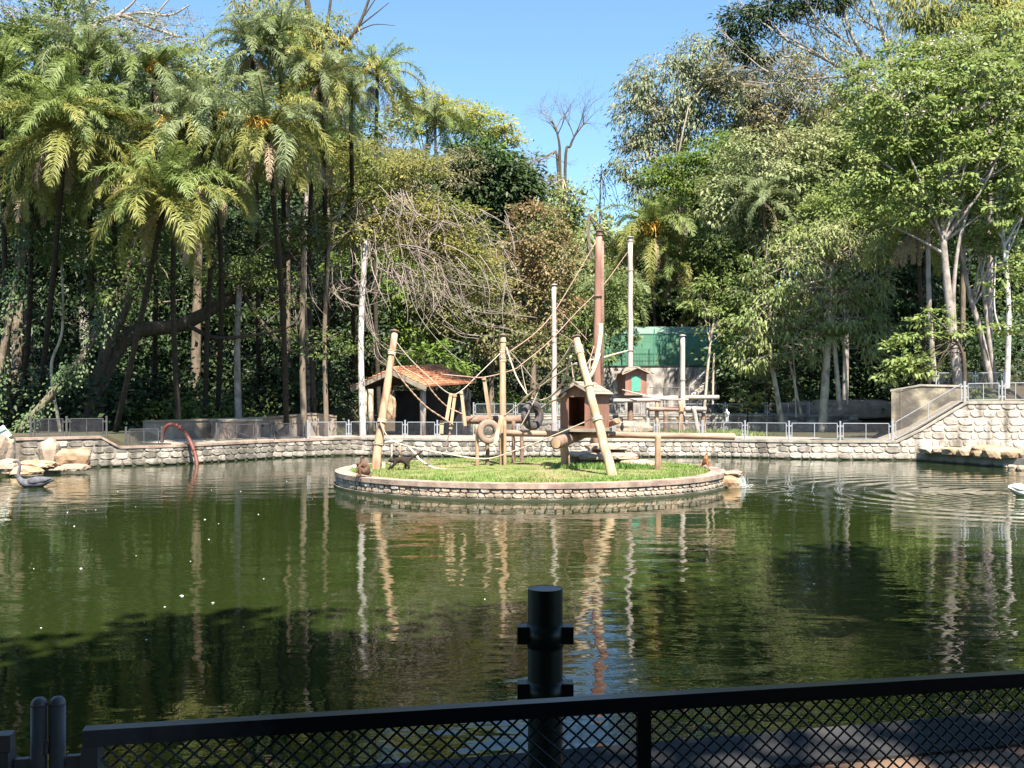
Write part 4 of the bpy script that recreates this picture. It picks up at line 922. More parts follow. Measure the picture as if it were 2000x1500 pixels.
for z, hh in ((1.929, .05), (1.765, .05)):
    for s_ in (-1, 1):
        m = MB(); m.box((px_ + s_ * .063, py_, z), (.036, .05, hh)); m.build("bracket", K['paint_green'], gp)
    m = MB(); m.tube([(px_, py_, z - hh / 2 - .012), (px_, py_, z + hh / 2 + .006)], .053, 40); m.build("collar", K['paint_green'], gp, True)
# ------------------------------------------------------------------ foliage
def unit(v): return v / (np.linalg.norm(v, axis=-1, keepdims=True) + 1e-9)
def leafquads(p, ax, nr, L, Wd, bend=.15):
    ax = unit(ax); sd = unit(np.cross(ax, nr)); L = np.asarray(L)[:, None]; Wd = np.asarray(Wd)[:, None]
    up = np.cross(sd, ax); mid = p + ax * L * .45
    return np.stack([p, mid + sd * Wd + up * Wd * .25, p + ax * L - np.array([0, 0, 1.]) * L * bend, mid - sd * Wd + up * Wd * .25], 1)
def cloud(ells, dens, per, rc, L, Wd, flat=.6, droop=.2, shell=.5, front=.55, spread=1.0):
    """leaf clumps through the shells of ellipsoids -> (N,4,3) leaf quads and the clump centres"""
    out, cen = [], []
    for c, r in ells:
        c = np.array(c, float); r = np.array(r, float); n = max(4, int(dens * math.pi * r[0] * r[2]))
        u = unit(RN.normal(size=(n * 2, 3))); u = u[(u[:, 1] < .45) | (RN.random(n * 2) > front)][:n]; n = len(u)
        rr_ = (shell + (1 - shell) * RN.random(n) ** .6)[:, None] * RN.uniform(.82, 1.12, n)[:, None]
        cc = c + u * rr_ * r; cen.append(cc)
        k = (per * RN.uniform(.5, 1.5, n)).astype(int) + 1; i = np.repeat(np.arange(n), k); N = len(i)
        cr = rc * RN.uniform(.6, 1.3, n)
        o = RN.normal(size=(N, 3)) * np.array([1, 1, flat]) * .5 * cr[i][:, None] * spread
        ax = o * (1.2 / rc) + u[i] * .45 + RN.normal(size=(N, 3)) * .35 - np.array([0, 0, 1.]) * droop
        nr = np.array([0, -.25, 1.]) + u[i] * .5 + RN.normal(size=(N, 3)) * .45
        ls = RN.uniform(.6, 1.35, n)[i]; out.append(leafquads(cc[i] + o, ax, nr, L * ls * RN.uniform(.55, 1.25, N), Wd * ls ** .7 * RN.uniform(.6, 1.25, N), .1 + droop * .25))
    return np.concatenate(out), np.concatenate(cen)
def ell(px, py, rx, ry, d, ky=.8):
    p = at(px, py, d); s_ = d / F; return (p, (rx * s_, max(.8, min(rx, ry) * s_ * ky), ry * s_))
def limb(m, a, b, r0, r1, sag=.12, n=6, sides=5):
    a, b = Vector(a), Vector(b); L = (b - a).length; o = Vector((R.uniform(-1, 1), R.uniform(-1, 1), R.uniform(.2, 1))) * L * sag
    P = [a.lerp(b, i / n) + o * math.sin(math.pi * i / n) + Vector((R.uniform(-1, 1), R.uniform(-1, 1), R.uniform(-1, 1))) * L * .015 for i in range(n + 1)]
    m.tube(P, lerps(r0, r1, n + 1), sides, False); return P
def branchy(m, p, d, L, r, lev, spread=.5, grav=0.0, sides=6, split=(2, 3), shrink=.72, n=4, tips=None):
    P = [p]; dd = d.normalized()
    for i in range(n):
        dd = (dd + Vector((R.uniform(-1, 1), R.uniform(-1, 1), R.uniform(-1, 1))) * .16 + Vector((0, 0, -grav))).normalized(); P.append(P[-1] + dd * L / n)
    r2 = r * .68; m.tube(P, lerps(r, r2, n + 1), max(3, sides), False)
    if lev <= 0:
        if tips is not None: tips.append(P[-1])
        return
    for k in range(R.randint(*split)):
        q = (dd + Vector((R.uniform(-1, 1), R.uniform(-1, 1), R.uniform(-.7, .9))) * spread * 1.2).normalized()
        branchy(m, P[-1] if R.random() < .7 else P[-2], q, L * shrink * R.uniform(.8, 1.2), r2 * R.uniform(.6, .95), lev - 1, spread, grav, sides - 1, split, shrink, n, tips)
def trunkpath(trunk, d, snap=True):
    x0 = (trunk[0][0] - 1000) / F * d; g = gz(x0, d); P = [at(*q, d) if len(q) == 2 else at(*q) for q in trunk]
    if snap: P[0] = Vector((P[0].x, d if len(trunk[0]) == 2 else trunk[0][2], g - .1))
    return P
def tree(label, d, trunk, ells, pal, name="tree", cat="tree", r=.16, bark='bark', dens=3.6, per=30, rc=.62, L=.30, Wd=.07, flat=.6, droop=.2, shell=.5, limbs=9, group=None, extra=(), tops=None, spread=1.0, ky=.8, twigs=0):
    P = trunkpath(trunk, d); t = thing(name, label, cat, P[0], group=group)
    E = [ell(*e[:4], d + (e[4] if len(e) > 4 else 0), ky) for e in ells]
    q, cen = cloud(E, dens, per, rc, L, Wd, flat, droop, shell, spread=spread)
    m = MB(); S = smooth_path(P, 5) if len(P) > 2 else [P[0].lerp(P[-1], i / 6) for i in range(7)]
    m.tube(S, lerps(r * 1.15, r * .5, len(S)), 9, False, .05)
    for path, ra_, rb2 in extra:
        s2 = smooth_path([at(*k) if len(k) == 3 else at(*k, d) for k in path], 5); m.tube(s2, lerps(ra_, rb2, len(s2)), 7, False, .04)
    for k in range(limbs):
        c = Vector(cen[R.randrange(len(cen))]); i = R.randrange(len(S) // 2, len(S)); limb(m, S[i], c, r * .38, .018)
    m.build("trunk", K[bark], t, True)
    if twigs:
        tw = MB()
        for k in range(twigs):
            c = Vector(cen[R.randrange(len(cen))]); e = E[R.randrange(len(E))][0]; dd = (c - e); 
            limb(tw, c - dd * .35 + Vector((0, 0, -.1)), c + dd * .08, .022, .008, .1, 4, 3)
        tw.build("twigs", K['twig'], t)
    quads("crown", q, K[pal], t)
    if tops:
        cc = cen[cen[:, 2] > np.quantile(cen[:, 2], .55)]; cc = cc[RN.random(len(cc)) < tops[1]]; n = 16; i = np.repeat(np.arange(len(cc)), n); N = len(i)
        o = RN.normal(size=(N, 3)) * np.array([.28, .28, .10]) + np.array([0, 0, .22])
        quads("blossom", leafquads(cc[i] + o, RN.normal(size=(N, 3)) + np.array([0, 0, .6]), RN.normal(size=(N, 3)) + np.array([0, -.5, 1]), np.full(N, .16), np.full(N, .05)), K[tops[0]], t)
    return t

# palms: shared frond meshes
def frond_mesh(i, L, th0, curve, ll, pairs, m, drp=.45, dens_seed=0):
    r = random.Random(200 + i); P = [Vector((0, 0, 0))]; T = []; n = 14; side = r.uniform(-.6, .6)
    for k in range(n):
        s_ = k / n; th = th0 - curve * (s_ ** 1.25) ; hd = side * s_ * s_
        d = Vector((math.cos(th) * math.cos(hd), math.cos(th) * math.sin(hd), math.sin(th))); T.append(d); P.append(P[-1] + d * L / n)
    T.append(T[-1]); mb = MB(); mb.tube(P, lerps(.045, .008, n + 1), 4, False); V = []
    for k in range(pairs):
        s_ = .13 + .87 * (k + .5) / pairs; x = s_ * n; j = min(int(x), n - 1); p = P[j].lerp(P[j + 1], x - j); tg = T[j]
        sd = tg.cross(Vector((0, 0, 1))); sd = sd.normalized() if sd.length > .05 else Vector((0, 1, 0)); up = sd.cross(tg)
        ln = ll * (math.sin(math.pi * min(1, s_ * .93 + .06)) ** .55) * r.uniform(.55, 1.12); wd = .021
        for g in (-1, 1):
            a = (tg * r.uniform(.35, .85) + sd * g * r.uniform(.6, .9) + up * r.uniform(-.35, .6)).normalized(); b = (a + Vector((0, 0, -drp * r.uniform(.8, 2.2)))).normalized()
            p1 = p + a * ln * .5; p2 = p1 + b * ln * .5; w = up.cross(a).normalized() * wd
            mb.add([p - w * .5, p + w * .5, p1 + w, p1 - w, p2], [(0, 1, 2, 3), (3, 2, 4)])
    me = bpy.data.meshes.new("frond"); me.from_pydata([tuple(v) for v in mb.v], [], mb.f); me.materials.append(K[m]); me.update(); return me
FR = {}
for pal in ('palm', 'palm_grey', 'palm_yellow'):
    FR[pal] = dict(up=[frond_mesh(i, 3.1, rad(80 - 12 * i), rad(45 + 12 * i), .55, 66, pal) for i in range(3)], mid=[frond_mesh(10 + i, 3.5, rad(64 - 6 * i), rad(92 + 12 * i), .66, 74, pal) for i in range(4)],
                   arch=[frond_mesh(20 + i, 3.6, rad(44 - 8 * i), rad(112 + 10 * i), .70, 78, pal, .55) for i in range(4)], hang=[frond_mesh(30 + i, 3.5, rad(16 - 12 * i), rad(118 - 8 * i), .70, 74, pal, .6) for i in range(5)])
DEAD = [frond_mesh(50 + i, 3.0, rad(-25), rad(70), .5, 34, 'palm_dead', .8) for i in range(3)]
def cluster_mesh(i):
    r = random.Random(300 + i); m = MB(); m.tube([(0, 0, 0), (.35, 0, .3), (.7, 0, .25)], [.03, .025, .015], 4, False)
    for k in range(26):
        a = .25 + .45 * k / 26; p = Vector((a, 0, .3)); e = p + Vector((r.uniform(-.05, .3), r.uniform(-.35, .35), r.uniform(-.6, .1))); m.tube([p, p.lerp(e, .5) + Vector((0, 0, .05)), e], [.022, .024, .014], 3, False)
    me = bpy.data.meshes.new("flower_cluster"); me.from_pydata(m.v, [], m.f); me.materials.append(K['flower_orange']); return me
CLU = [cluster_mesh(i) for i in range(2)]
def palm(label, px, py, d, s=1.0, pal='palm', low='palm_yellow', flowers=0, n=22, base=None, dead=3, bd=None, group="feather palms", cat="palm tree", trunk_r=.125, name="palm_tree"):
    hd = at(px, py, d); bx = (px if base is None else base); bd = bd or d; x0 = (bx - 1000) / F * bd; b = Vector((x0, bd, gz(x0, bd) - .1))
    t = thing(name, label, cat, b, group=group); mid = b.lerp(hd, .5) + Vector((R.uniform(-.25, .25), 0, 0))
    S = smooth_path([b, mid, hd], 8); MB().tube(S, [trunk_r * (1 + .06 * (k % 2)) * (1.1 - .3 * k / len(S)) for k in range(len(S))], 10, True, .03).build("trunk", K['palm_trunk'], t, True)
    ga = 2.39996; a0 = R.uniform(0, 6.28)
    for k in range(n):
        q = k / n; kind, pl = ('up', pal) if q < .16 else ('mid', pal) if q < .46 else ('arch', pal if q < .58 else low) if q < .74 else ('hang', low)
        o = link("frond", R.choice(FR[pl][kind]), t); o.location = hd + Vector((0, 0, .12 - .3 * q)) - b
        o.rotation_euler = (R.uniform(-.4, .4), R.uniform(-.2, .2), a0 + k * ga + R.uniform(-.35, .35)); sc_ = s * R.uniform(.72, 1.14) * (.82 if kind == 'up' else 1); o.scale = (sc_, sc_, sc_)
    for k in range(dead):
        o = link("dead_frond", R.choice(DEAD), t); o.location = hd - Vector((0, 0, .35)) - b; o.rotation_euler = (0, R.uniform(0, .2), R.uniform(0, 6.28)); o.scale = (s * .8,) * 3
    for k in range(flowers):
        o = link("flower_cluster", R.choice(CLU), t); o.location = hd - b + Vector((0, 0, .05)); o.rotation_euler = (0, R.uniform(-.5, .2), -math.pi / 2 + R.uniform(-1.1, 1.1)); o.scale = (s * 1.15,) * 3
    return t
PALMS = [
 ("palm low at the far left, its fronds below the frame-edge palm", 62, 345, 45, 1.0, 'palm', 'palm_yellow', 0, 36, 40, 7, 51),
 ("palm squeezed between the two largest left palms", 225, 315, 47, 1.05, 'palm_grey', 'palm_yellow', 1, 36, 200, 7, 52),
 ("palm hanging low right of the lowest one", 425, 345, 45, .95, 'palm_grey', 'palm_grey', 0, 34, 400, 6, 52),
 ("ragged palm right of the flowering one, above the twigs", 610, 285, 50, .95, 'palm', 'palm_yellow', 0, 30, 615, 9, 54),
 ('big palm with a full skirt of drooping yellow fronds, second from the left edge', 130, 250, 42.2, 1.15, 'palm', 'palm_yellow', 0, 52, 70, 9, 50),
 ('lowest and nearest palm of the left bank, its yellow fronds hanging over the water', 322, 392, 40.5, 1.12, 'palm', 'palm_yellow', 0, 46, 225, 7, 46.5),
 ('palm with an orange flower cluster beside the bare-twigged canopy', 522, 262, 42.5, 1.05, 'palm_grey', 'palm_yellow', 3, 42, 560, 8, 51.5),
 ('palm cut by the left frame edge', 0, 165, 44.1, 1.17, 'palm', 'palm', 0, 41, 20, 4, 50),
 ('high palm crown behind the big left palm', 165, 112, 44.4, 1.07, 'palm_grey', 'palm', 0, 41, 180, 3, 53),
 ('palm with orange flowers in the middle of the left palm group', 345, 262, 44, 1.05, 'palm_grey', 'palm_yellow', 4, 38, 350, 4, 49),
 ('upper palm with yellow flower spikes below the leafless limb', 300, 150, 45.1, 1.0, 'palm', 'palm_grey', 4, 39, 300, 3, 55),
 ('palm right of the middle left, half hidden behind the flowering one', 420, 235, 44.4, 1.02, 'palm_grey', 'palm_grey', 1, 39, 425, 3, 53),
 ('palm with long hanging grey-green fronds below the tall vine tree', 492, 95, 46.5, 0.96, 'palm_grey', 'palm_grey', 1, 36, 505, 8, 59),
 ("slim hanging palm in front of the tall vine tree's trunk", 548, 60, 46.9, 0.91, 'palm_grey', 'palm', 0, 32, 555, 6, 60),
 ('palm below the right fork of the vine tree', 625, 150, 46.9, 0.95, 'palm_grey', 'palm_yellow', 0, 36, 640, 8, 60),
 ('palm standing against the sky with pale hanging fronds', 737, 150, 62, 1.1, 'palm', 'palm_yellow', 1, 28, 742, 9),
 ('small palm between the vine tree and the sky palm', 685, 185, 48.3, 0.68, 'palm_grey', 'palm_grey', 0, 20, 690, 2, 64),
 ('bushy green palm on the hill below the yellow crowns', 850, 232, 84, 1.2, 'palm_grey', 'palm', 0, 24, 850, 0),
 ('palm with orange flowers behind the far grey pole', 1275, 455, 80, 1.45, 'palm', 'palm_yellow', 4, 40, 1285, 8),
 ("shaggy palm with dead fronds over the aviary's right corner", 1335, 520, 80, 1.2, 'palm', 'palm_yellow', 0, 24, 1340, 14),
 ('dark green palm half hidden by the tallest climbing pole', 1188, 590, 79, 1.5, 'palm_grey', 'palm', 0, 30, 1185, 2),
 ('small yellow palm sprout right of the aviary', 1365, 615, 79, 0.8, 'palm_yellow', 'palm_yellow', 0, 14, 1372, 3),
 ('palm with brown hanging fronds among the right trunks', 1790, 440, 57, 1.05, 'palm', 'palm_yellow', 0, 18, 1815, 9),
 ('blue-green palm crown within the right canopy', 1490, 385, 69, 1.08, 'palm_grey', 'palm_grey', 0, 22, 1500, 1),
]
for a in PALMS: palm(*a[:4], a[4] * (.88 if a[1] < 700 and a[2] < 260 and a[1] > 150 else 1), *a[5:])

# broad trees: label, distance, trunk columns/rows, crown blobs (column, row, half width, half height, depth shift), palette, options
tree("dark leafy tree at the far left behind the palms", 55, [(40, 830), (55, 600), (60, 420)], [(40, 420, 120, 130), (60, 600, 110, 120), (150, 500, 90, 100)], 'deep', r=.2)
tree("dark leafy tree behind the lowest left palm", 58, [(230, 830), (225, 640), (235, 480)], [(210, 480, 120, 130), (330, 600, 110, 110), (170, 640, 100, 90), (260, 690, 90, 60)], 'dark', r=.22)
tree("dark tree filling the gap right of the lowest palm", 60, [(420, 830), (430, 600), (440, 480)], [(430, 520, 120, 120), (520, 600, 100, 110), (400, 680, 100, 60), (540, 700, 80, 60)], 'deep', r=.2)
tree("shrubby dark tree between the thin left trunks and the shelter", 64, [(640, 800), (640, 660)], [(620, 690, 110, 90), (560, 560, 90, 90), (700, 620, 90, 110)], 'deep', r=.15)
tree("backlit bright green tree behind the white trunk", 66, [(770, 820), (770, 650), (765, 560)], [(760, 560, 95, 90), (690, 540, 60, 80), (800, 640, 70, 80), (870, 600, 60, 60)], 'bright', r=.16, L=.36, Wd=.09)
tree("dark tree mass behind the left palm crowns", 68, [(250, 800), (250, 400), (250, 250)], [(120, 320, 170, 110), (320, 330, 150, 110), (60, 170, 130, 120), (450, 400, 110, 110)], 'dark', r=.25, L=.36, Wd=.09)
tree("leafless spreading tree at the top left with pale limbs", 70, [(170, 800), (150, 300), (140, 120)], [(160, 60, 170, 70), (330, 70, 110, 60), (400, 130, 60, 50), (60, 20, 120, 60)], 'grey', r=.35, bark='bark_grey', dens=4.0, per=16, L=.22, Wd=.05, limbs=40, twigs=260,
     extra=[([(120, 150), (150, 60), (195, -10)], .2, .12), ([(140, 150), (180, 60), (230, 30), (290, 52), (350, 72)], .2, .08), ([(200, 40), (270, 25), (330, 30), (370, 10)], .12, .05), ([(230, 30), (260, 5), (290, -40)], .1, .05), ([(290, 52), (320, 10), (360, -30)], .08, .03)])
tree("tall vine-draped tree at the top with forked dark limbs against the sky", 64, [(585, 800), (600, 400), (625, 170)], [(600, 110, 75, 75), (560, 60, 60, 60), (645, 75, 50, 60), (640, 170, 70, 40), (510, 20, 60, 50)], 'gold', r=.32, bark='bark_dark', dens=5.5, per=24, L=.34, Wd=.055, droop=.7, limbs=8,
     extra=[([(625, 170), (612, 80), (600, 0), (590, -60)], .24, .16), ([(632, 150), (665, 100), (700, 50), (722, -5)], .17, .08), ([(620, 110), (640, 40), (650, -40)], .14, .07), ([(612, 70), (580, 30), (555, -20)], .12, .06), ([(700, 52), (735, 25), (760, 5)], .06, .02), ([(690, 65), (730, 48), (772, 50)], .05, .015), ([(712, 30), (735, -5), (760, -40)], .05, .02)], twigs=30)
tree("yellowish feathery canopy behind the flowering palm", 72, [(640, 780), (640, 400), (630, 280)], [(640, 275, 95, 40), (580, 180, 70, 35), (700, 320, 80, 35), (610, 225, 80, 30)], 'wispy', r=.2, flat=.25, L=.26, Wd=.04, per=32, dens=5, limbs=14)
tree("brown vine-covered tree on the slope under the sky palm", 80, [(760, 780), (780, 450), (780, 340)], [(770, 310, 70, 55), (840, 350, 80, 45), (720, 260, 50, 50), (900, 330, 50, 40)], 'brown', r=.2, bark='twig', dens=4, per=20, L=.3, Wd=.05, twigs=140, limbs=14)
tree("large glossy dark green tree on the slope left of the sky gap", 84, [(950, 760), (950, 520), (945, 420)], [(950, 350, 80, 75), (905, 330, 60, 45), (1000, 380, 55, 65), (940, 420, 60, 40)], 'dark', r=.25, L=.5, Wd=.13, rc=1.0, per=24, droop=.4)
tree("bright leafy crown above the glossy dark tree", 90, [(930, 760), (930, 400), (930, 310)], [(935, 305, 55, 30), (1000, 355, 35, 38), (880, 305, 40, 28)], 'bright', r=.2, L=.42, Wd=.1)
tree("yellow-green feathery hill tree below the skyline, left one", 112, [(830, 700), (830, 400), (835, 260)], [(825, 205, 65, 34), (800, 235, 50, 30), (875, 225, 50, 28)], 'yellow', r=.25, flat=.3, L=.45, Wd=.09, rc=1.2, per=26)
tree("yellow-green feathery hill tree below the skyline, right one by the gap", 110, [(940, 700), (945, 400), (950, 300)], [(945, 238, 60, 28), (985, 270, 34, 18), (905, 232, 40, 24)], 'yellow', r=.22, flat=.25, L=.45, Wd=.09, rc=1.2, per=26)
tree("olive hill tree between the yellow crowns", 108, [(940, 700), (930, 400), (930, 290)], [(930, 260, 35, 30), (1010, 320, 45, 25)], 'mid', r=.22, L=.42, Wd=.1, rc=1.)
tree("grey-brown scrub tree under the bare tree", 98, [(1060, 700), (1060, 420), (1060, 350)], [(1060, 365, 55, 28), (1020, 340, 40, 20)], 'brown', r=.16, L=.4, Wd=.08, dens=3.2, twigs=60)
tree("loose leafy tree at the foot of the bare tree", 92, [(1095, 700), (1098, 420), (1100, 350)], [(1100, 385, 45, 36), (1085, 420, 45, 40), (1130, 420, 25, 36)], 'olive', r=.16, bark='bark_pale', L=.5, Wd=.12, rc=.9, dens=3.4, per=14, limbs=14)
tree("pale green tree filling the slope behind the tallest pole", 86, [(1150, 720), (1150, 500), (1150, 420)], [(1140, 535, 50, 45), (1180, 550, 40, 40), (1120, 545, 45, 55), (1170, 590, 45, 60), (1215, 565, 45, 45)], 'pale', r=.2, L=.42, Wd=.11)
tree("sparse grey sapling in the sky gap", 100, [(1172, 700), (1172, 400), (1175, 320)], [(1175, 345, 28, 26), (1190, 400, 24, 26)], 'grey', r=.09, dens=1.8, per=7, L=.36, Wd=.08, twigs=30, bark='twig', limbs=14)
tree("rust-tinged round tree in the centre behind the poles", 66, [(1040, 820), (1042, 700), (1040, 560)], [(1045, 450, 62, 62), (1075, 510, 62, 62), (1000, 530, 62, 52), (1050, 590, 80, 55)], 'rust', r=.22, L=.28, Wd=.075, dens=6.5, per=24, rc=.6, shell=.62)
tree("lower rust and green tree beside the rust-tinged round one", 63, [(960, 820), (960, 700)], [(975, 650, 70, 60), (900, 610, 60, 60), (1060, 680, 50, 45), (850, 560, 60, 50), (930, 540, 55, 50)], 'rust2', r=.18, L=.28, Wd=.07, dens=5.5, per=22, rc=.6)
tree("light green bush over the shelter roof", 59, [(850, 800), (850, 740)], [(855, 705, 52, 34), (815, 700, 35, 30), (885, 722, 28, 22)], 'bright', name="bush", cat="bush", r=.08, L=.3, Wd=.1)
tree("dark tree behind the tallest pole's foot", 72, [(1120, 820), (1120, 700)], [(1120, 620, 50, 90), (1170, 660, 40, 80), (1210, 600, 45, 80)], 'mid', r=.15)
tree("dark tree above the aviary", 88, [(1290, 740), (1290, 600)], [(1290, 560, 90, 80), (1230, 520, 60, 70), (1370, 560, 70, 80)], 'dark', r=.2, L=.42, Wd=.1)
tree("tall airy grey-green tree right of the sky gap", 96, [(1330, 720), (1325, 420), (1320, 250)], [(1310, 165, 105, 65), (1255, 235, 62, 62), (1370, 120, 70, 50), (1250, 310, 58, 55), (1420, 190, 85, 60), (1330, 250, 80, 50), (1245, 375, 28, 18), (1290, 380, 40, 28)], 'grey', r=.34, bark='bark_pale', dens=4.2, per=16, L=.46, Wd=.08, rc=.9, droop=.7, limbs=34, twigs=200,
     extra=[([(1320, 300), (1285, 230), (1262, 190)], .16, .05), ([(1322, 280), (1330, 200), (1340, 120)], .2, .06), ([(1325, 290), (1370, 220), (1400, 160)], .16, .05), ([(1320, 285), (1308, 250), (1300, 240)], .14, .05)])
tree("brownish airy tree behind the bare-limbed one at the upper right", 94, [(1480, 720), (1480, 400), (1475, 280)], [(1470, 220, 75, 65), (1540, 160, 80, 65), (1430, 140, 60, 60), (1600, 190, 80, 60), (1500, 270, 60, 40)], 'brown', r=.3, dens=4.6, per=16, L=.42, Wd=.085, twigs=120, limbs=20)
tree("bright green layered tree in the right middle", 88, [(1340, 720), (1335, 480), (1330, 390)], [(1335, 325, 65, 18), (1320, 362, 62, 16), (1375, 300, 40, 16), (1300, 390, 45, 14), (1410, 275, 30, 14), (1290, 345, 45, 14)], 'bright', r=.2, flat=.25, L=.4, Wd=.07, rc=1.1, per=32, dens=6)
tree("pale silvery green broad tree at right centre", 71, [(1500, 780), (1500, 560), (1500, 430)], [(1500, 320, 115, 70), (1430, 390, 75, 65), (1575, 370, 85, 75), (1520, 430, 110, 50), (1600, 290, 60, 40)], 'pale', r=.26, bark='bark_pale', L=.34, Wd=.075, dens=4.2, per=30, rc=.6, droop=.4)
tree("mid-green tree behind the far right of the aviary", 79, [(1400, 800), (1400, 640), (1400, 560)], [(1400, 480, 70, 60), (1440, 540, 70, 60), (1385, 580, 50, 60), (1420, 640, 60, 50)], 'mid', r=.16)
tree("small feathery light tree right of the aviary", 61, [(1372, 800), (1385, 690), (1395, 620)], [(1390, 560, 42, 22), (1375, 600, 40, 20), (1430, 610, 42, 24), (1400, 650, 45, 20)], 'light', r=.09, flat=.3, L=.28, Wd=.05, bark='bark_pale', extra=[([(1395, 690), (1393, 730), (1392, 790)], .06, .07)])
tree("drooping olive-leaved tree over the second fence", 60, [(1606, 815), (1618, 640), (1625, 520)], [(1560, 540, 120, 75), (1500, 610, 80, 65), (1640, 600, 95, 70), (1560, 660, 90, 55), (1690, 540, 70, 70), (1480, 690, 55, 40), (1700, 660, 55, 45), (1620, 470, 90, 45)], 'olive', r=.24, bark='bark_pale', L=.30, Wd=.062, droop=.75, dens=3.8, per=26, rc=.55, twigs=300, limbs=22,
     extra=[([(1640, 800), (1632, 700), (1622, 600)], .16, .12), ([(1655, 790), (1650, 700), (1640, 640)], .08, .06)])
tree("leaning twin-stemmed tree with a pale trunk near the fan plant", 61, [(1530, 815), (1505, 700), (1478, 590)], [(1470, 560, 55, 40), (1520, 540, 50, 35), (1450, 610, 40, 30)], 'mid', r=.16, bark='bark_pale', extra=[([(1565, 810), (1540, 700), (1510, 620)], .08, .06), ([(1555, 815), (1552, 730), (1545, 650)], .06, .05)])
tree("large light green tree with mauve flower tufts at the right", 53, [(1872, 760), (1850, 560), (1838, 420), (1830, 300)], [(1770, 215, 130, 100), (1890, 160, 120, 85), (1700, 330, 85, 70), (1870, 320, 130, 80), (1790, 380, 110, 60), (1950, 280, 80, 90), (1960, 400, 70, 50)], 'light', r=.22, bark='bark_grey', L=.30, Wd=.085, dens=3.2, per=44, rc=.52, flat=.4, tops=('pinkflower', .40), limbs=40,
     extra=[([(1875, 750), (1862, 600), (1872, 480), (1900, 380)], .15, .06), ([(1850, 500), (1800, 470), (1740, 440)], .09, .03), ([(1845, 470), (1900, 430), (1950, 390)], .09, .03)])
tree("slender forked tree with mottled trunk at the far right", 54, [(1966, 752), (1970, 600), (1958, 450), (1950, 330)], [(1965, 140, 70, 60), (1990, 220, 60, 60), (2020, 330, 60, 60)], 'light', r=.14, bark='bark_white', L=.30, Wd=.085, flat=.4, extra=[([(1962, 480), (1990, 430), (2010, 400)], .07, .03), ([(1958, 465), (1935, 440), (1905, 425)], .06, .03), ([(1955, 650), (1942, 600), (1945, 500)], .05, .04)])
tree("dark twin trunk tree leaning at the right between the fences", 55, [(1938, 760), (1915, 650), (1890, 560), (1870, 440)], [(1900, 470, 60, 30), (1960, 480, 50, 25)], 'light', r=.17, bark='bark_grey', L=.30, Wd=.085, flat=.35, extra=[([(1945, 755), (1930, 650), (1915, 520), (1900, 420)], .13, .08), ([(1825, 745), (1815, 600), (1812, 450)], .16, .12)])
tree("low branch tree with layered light leaves over the ramp wall", 49.5, [(1885, 762), (1880, 690), (1850, 650)], [(1790, 655, 45, 16), (1830, 620, 50, 16), (1760, 690, 50, 22), (1800, 715, 48, 24), (1870, 640, 45, 14), (1745, 730, 30, 22)], 'light', r=.10, bark='bark_dark', L=.28, Wd=.075, flat=.35, dens=6, per=22, rc=.5, limbs=12)
tree("light leaf layers hanging in from the right frame edge", 50, [(2040, 770), (2030, 640), (2010, 560)], [(1950, 540, 40, 18), (1990, 585, 50, 18), (1975, 640, 40, 14), (2010, 520, 50, 30)], 'light', r=.12, bark='bark_grey', L=.28, Wd=.08, flat=.3, dens=6, per=20, rc=.5)
tree("bare-limbed spreading tree across the upper right sky", 72, [(1740, 760), (1735, 380), (1725, 200)], [(1455, 45, 55, 34), (1510, 28, 55, 30), (1435, 85, 40, 30), (1600, -10, 90, 30), (1480, 100, 35, 22)], 'dark', r=.36, bark='bark_grey', L=.42, Wd=.07, droop=.4, dens=6, per=22, limbs=0, twigs=40,
     extra=[([(1730, 240), (1690, 170), (1620, 120), (1540, 80), (1480, 30)], .22, .05), ([(1735, 230), (1700, 140), (1660, 60), (1640, -20)], .22, .10), ([(1690, 170), (1650, 150), (1570, 155), (1510, 140), (1460, 90)], .13, .04), ([(1738, 220), (1740, 130), (1720, 50), (1690, -30)], .2, .1), ([(1620, 120), (1585, 60), (1560, -10)], .1, .04), ([(1660, 90), (1610, 40), (1590, -20)], .1, .04), ([(1745, 200), (1790, 100), (1850, 20), (1880, -20)], .16, .07), ([(1740, 140), (1760, 60), (1765, -20)], .12, .06), ([(1570, 100), (1530, 110), (1480, 60)], .08, .03), ([(1510, 140), (1540, 190), (1560, 220)], .07, .05), ([(1700, 110), (1650, 100), (1600, 60), (1550, 40)], .09, .03), ([(1720, 60), (1680, 30), (1660, -30)], .08, .04)])
tree("yellow-green bamboo-like tree at the top right", 62, [(1880, 760), (1880, 300), (1870, 150)], [(1850, 80, 80, 60), (1960, 60, 80, 80), (1990, 150, 60, 80), (1910, 20, 80, 50), (1790, 20, 60, 40), (1900, 110, 60, 40)], 'gold', r=.16, L=.42, Wd=.05, droop=.9, dens=6.5, per=28)
tree("olive green tree filling behind the right crown", 72, [(1800, 760), (1800, 420)], [(1760, 250, 130, 90), (1900, 280, 130, 110), (1660, 300, 90, 80), (1700, 430, 110, 70)], 'olive', r=.26, L=.38, Wd=.09)
for i, (px, py, rx, ry, lab) in enumerate(((1800, 560, 120, 110, "deep shaded tree behind the right trunks, left one"), (1950, 560, 110, 130, "deep shaded tree behind the right trunks, at the frame edge"), (1690, 690, 110, 60, "deep shaded low tree behind the drooping olive tree"), (1480, 700, 90, 60, "deep shaded low tree behind the fan plant"), (1880, 680, 110, 60, "deep shaded low tree behind the upper fence"))):
    tree(lab, 72 + 2 * (i % 3), [(px, 770), (px, py + 30)], [(px, py, rx, ry)], 'dark', r=.2, L=.45, Wd=.12, rc=1.0)

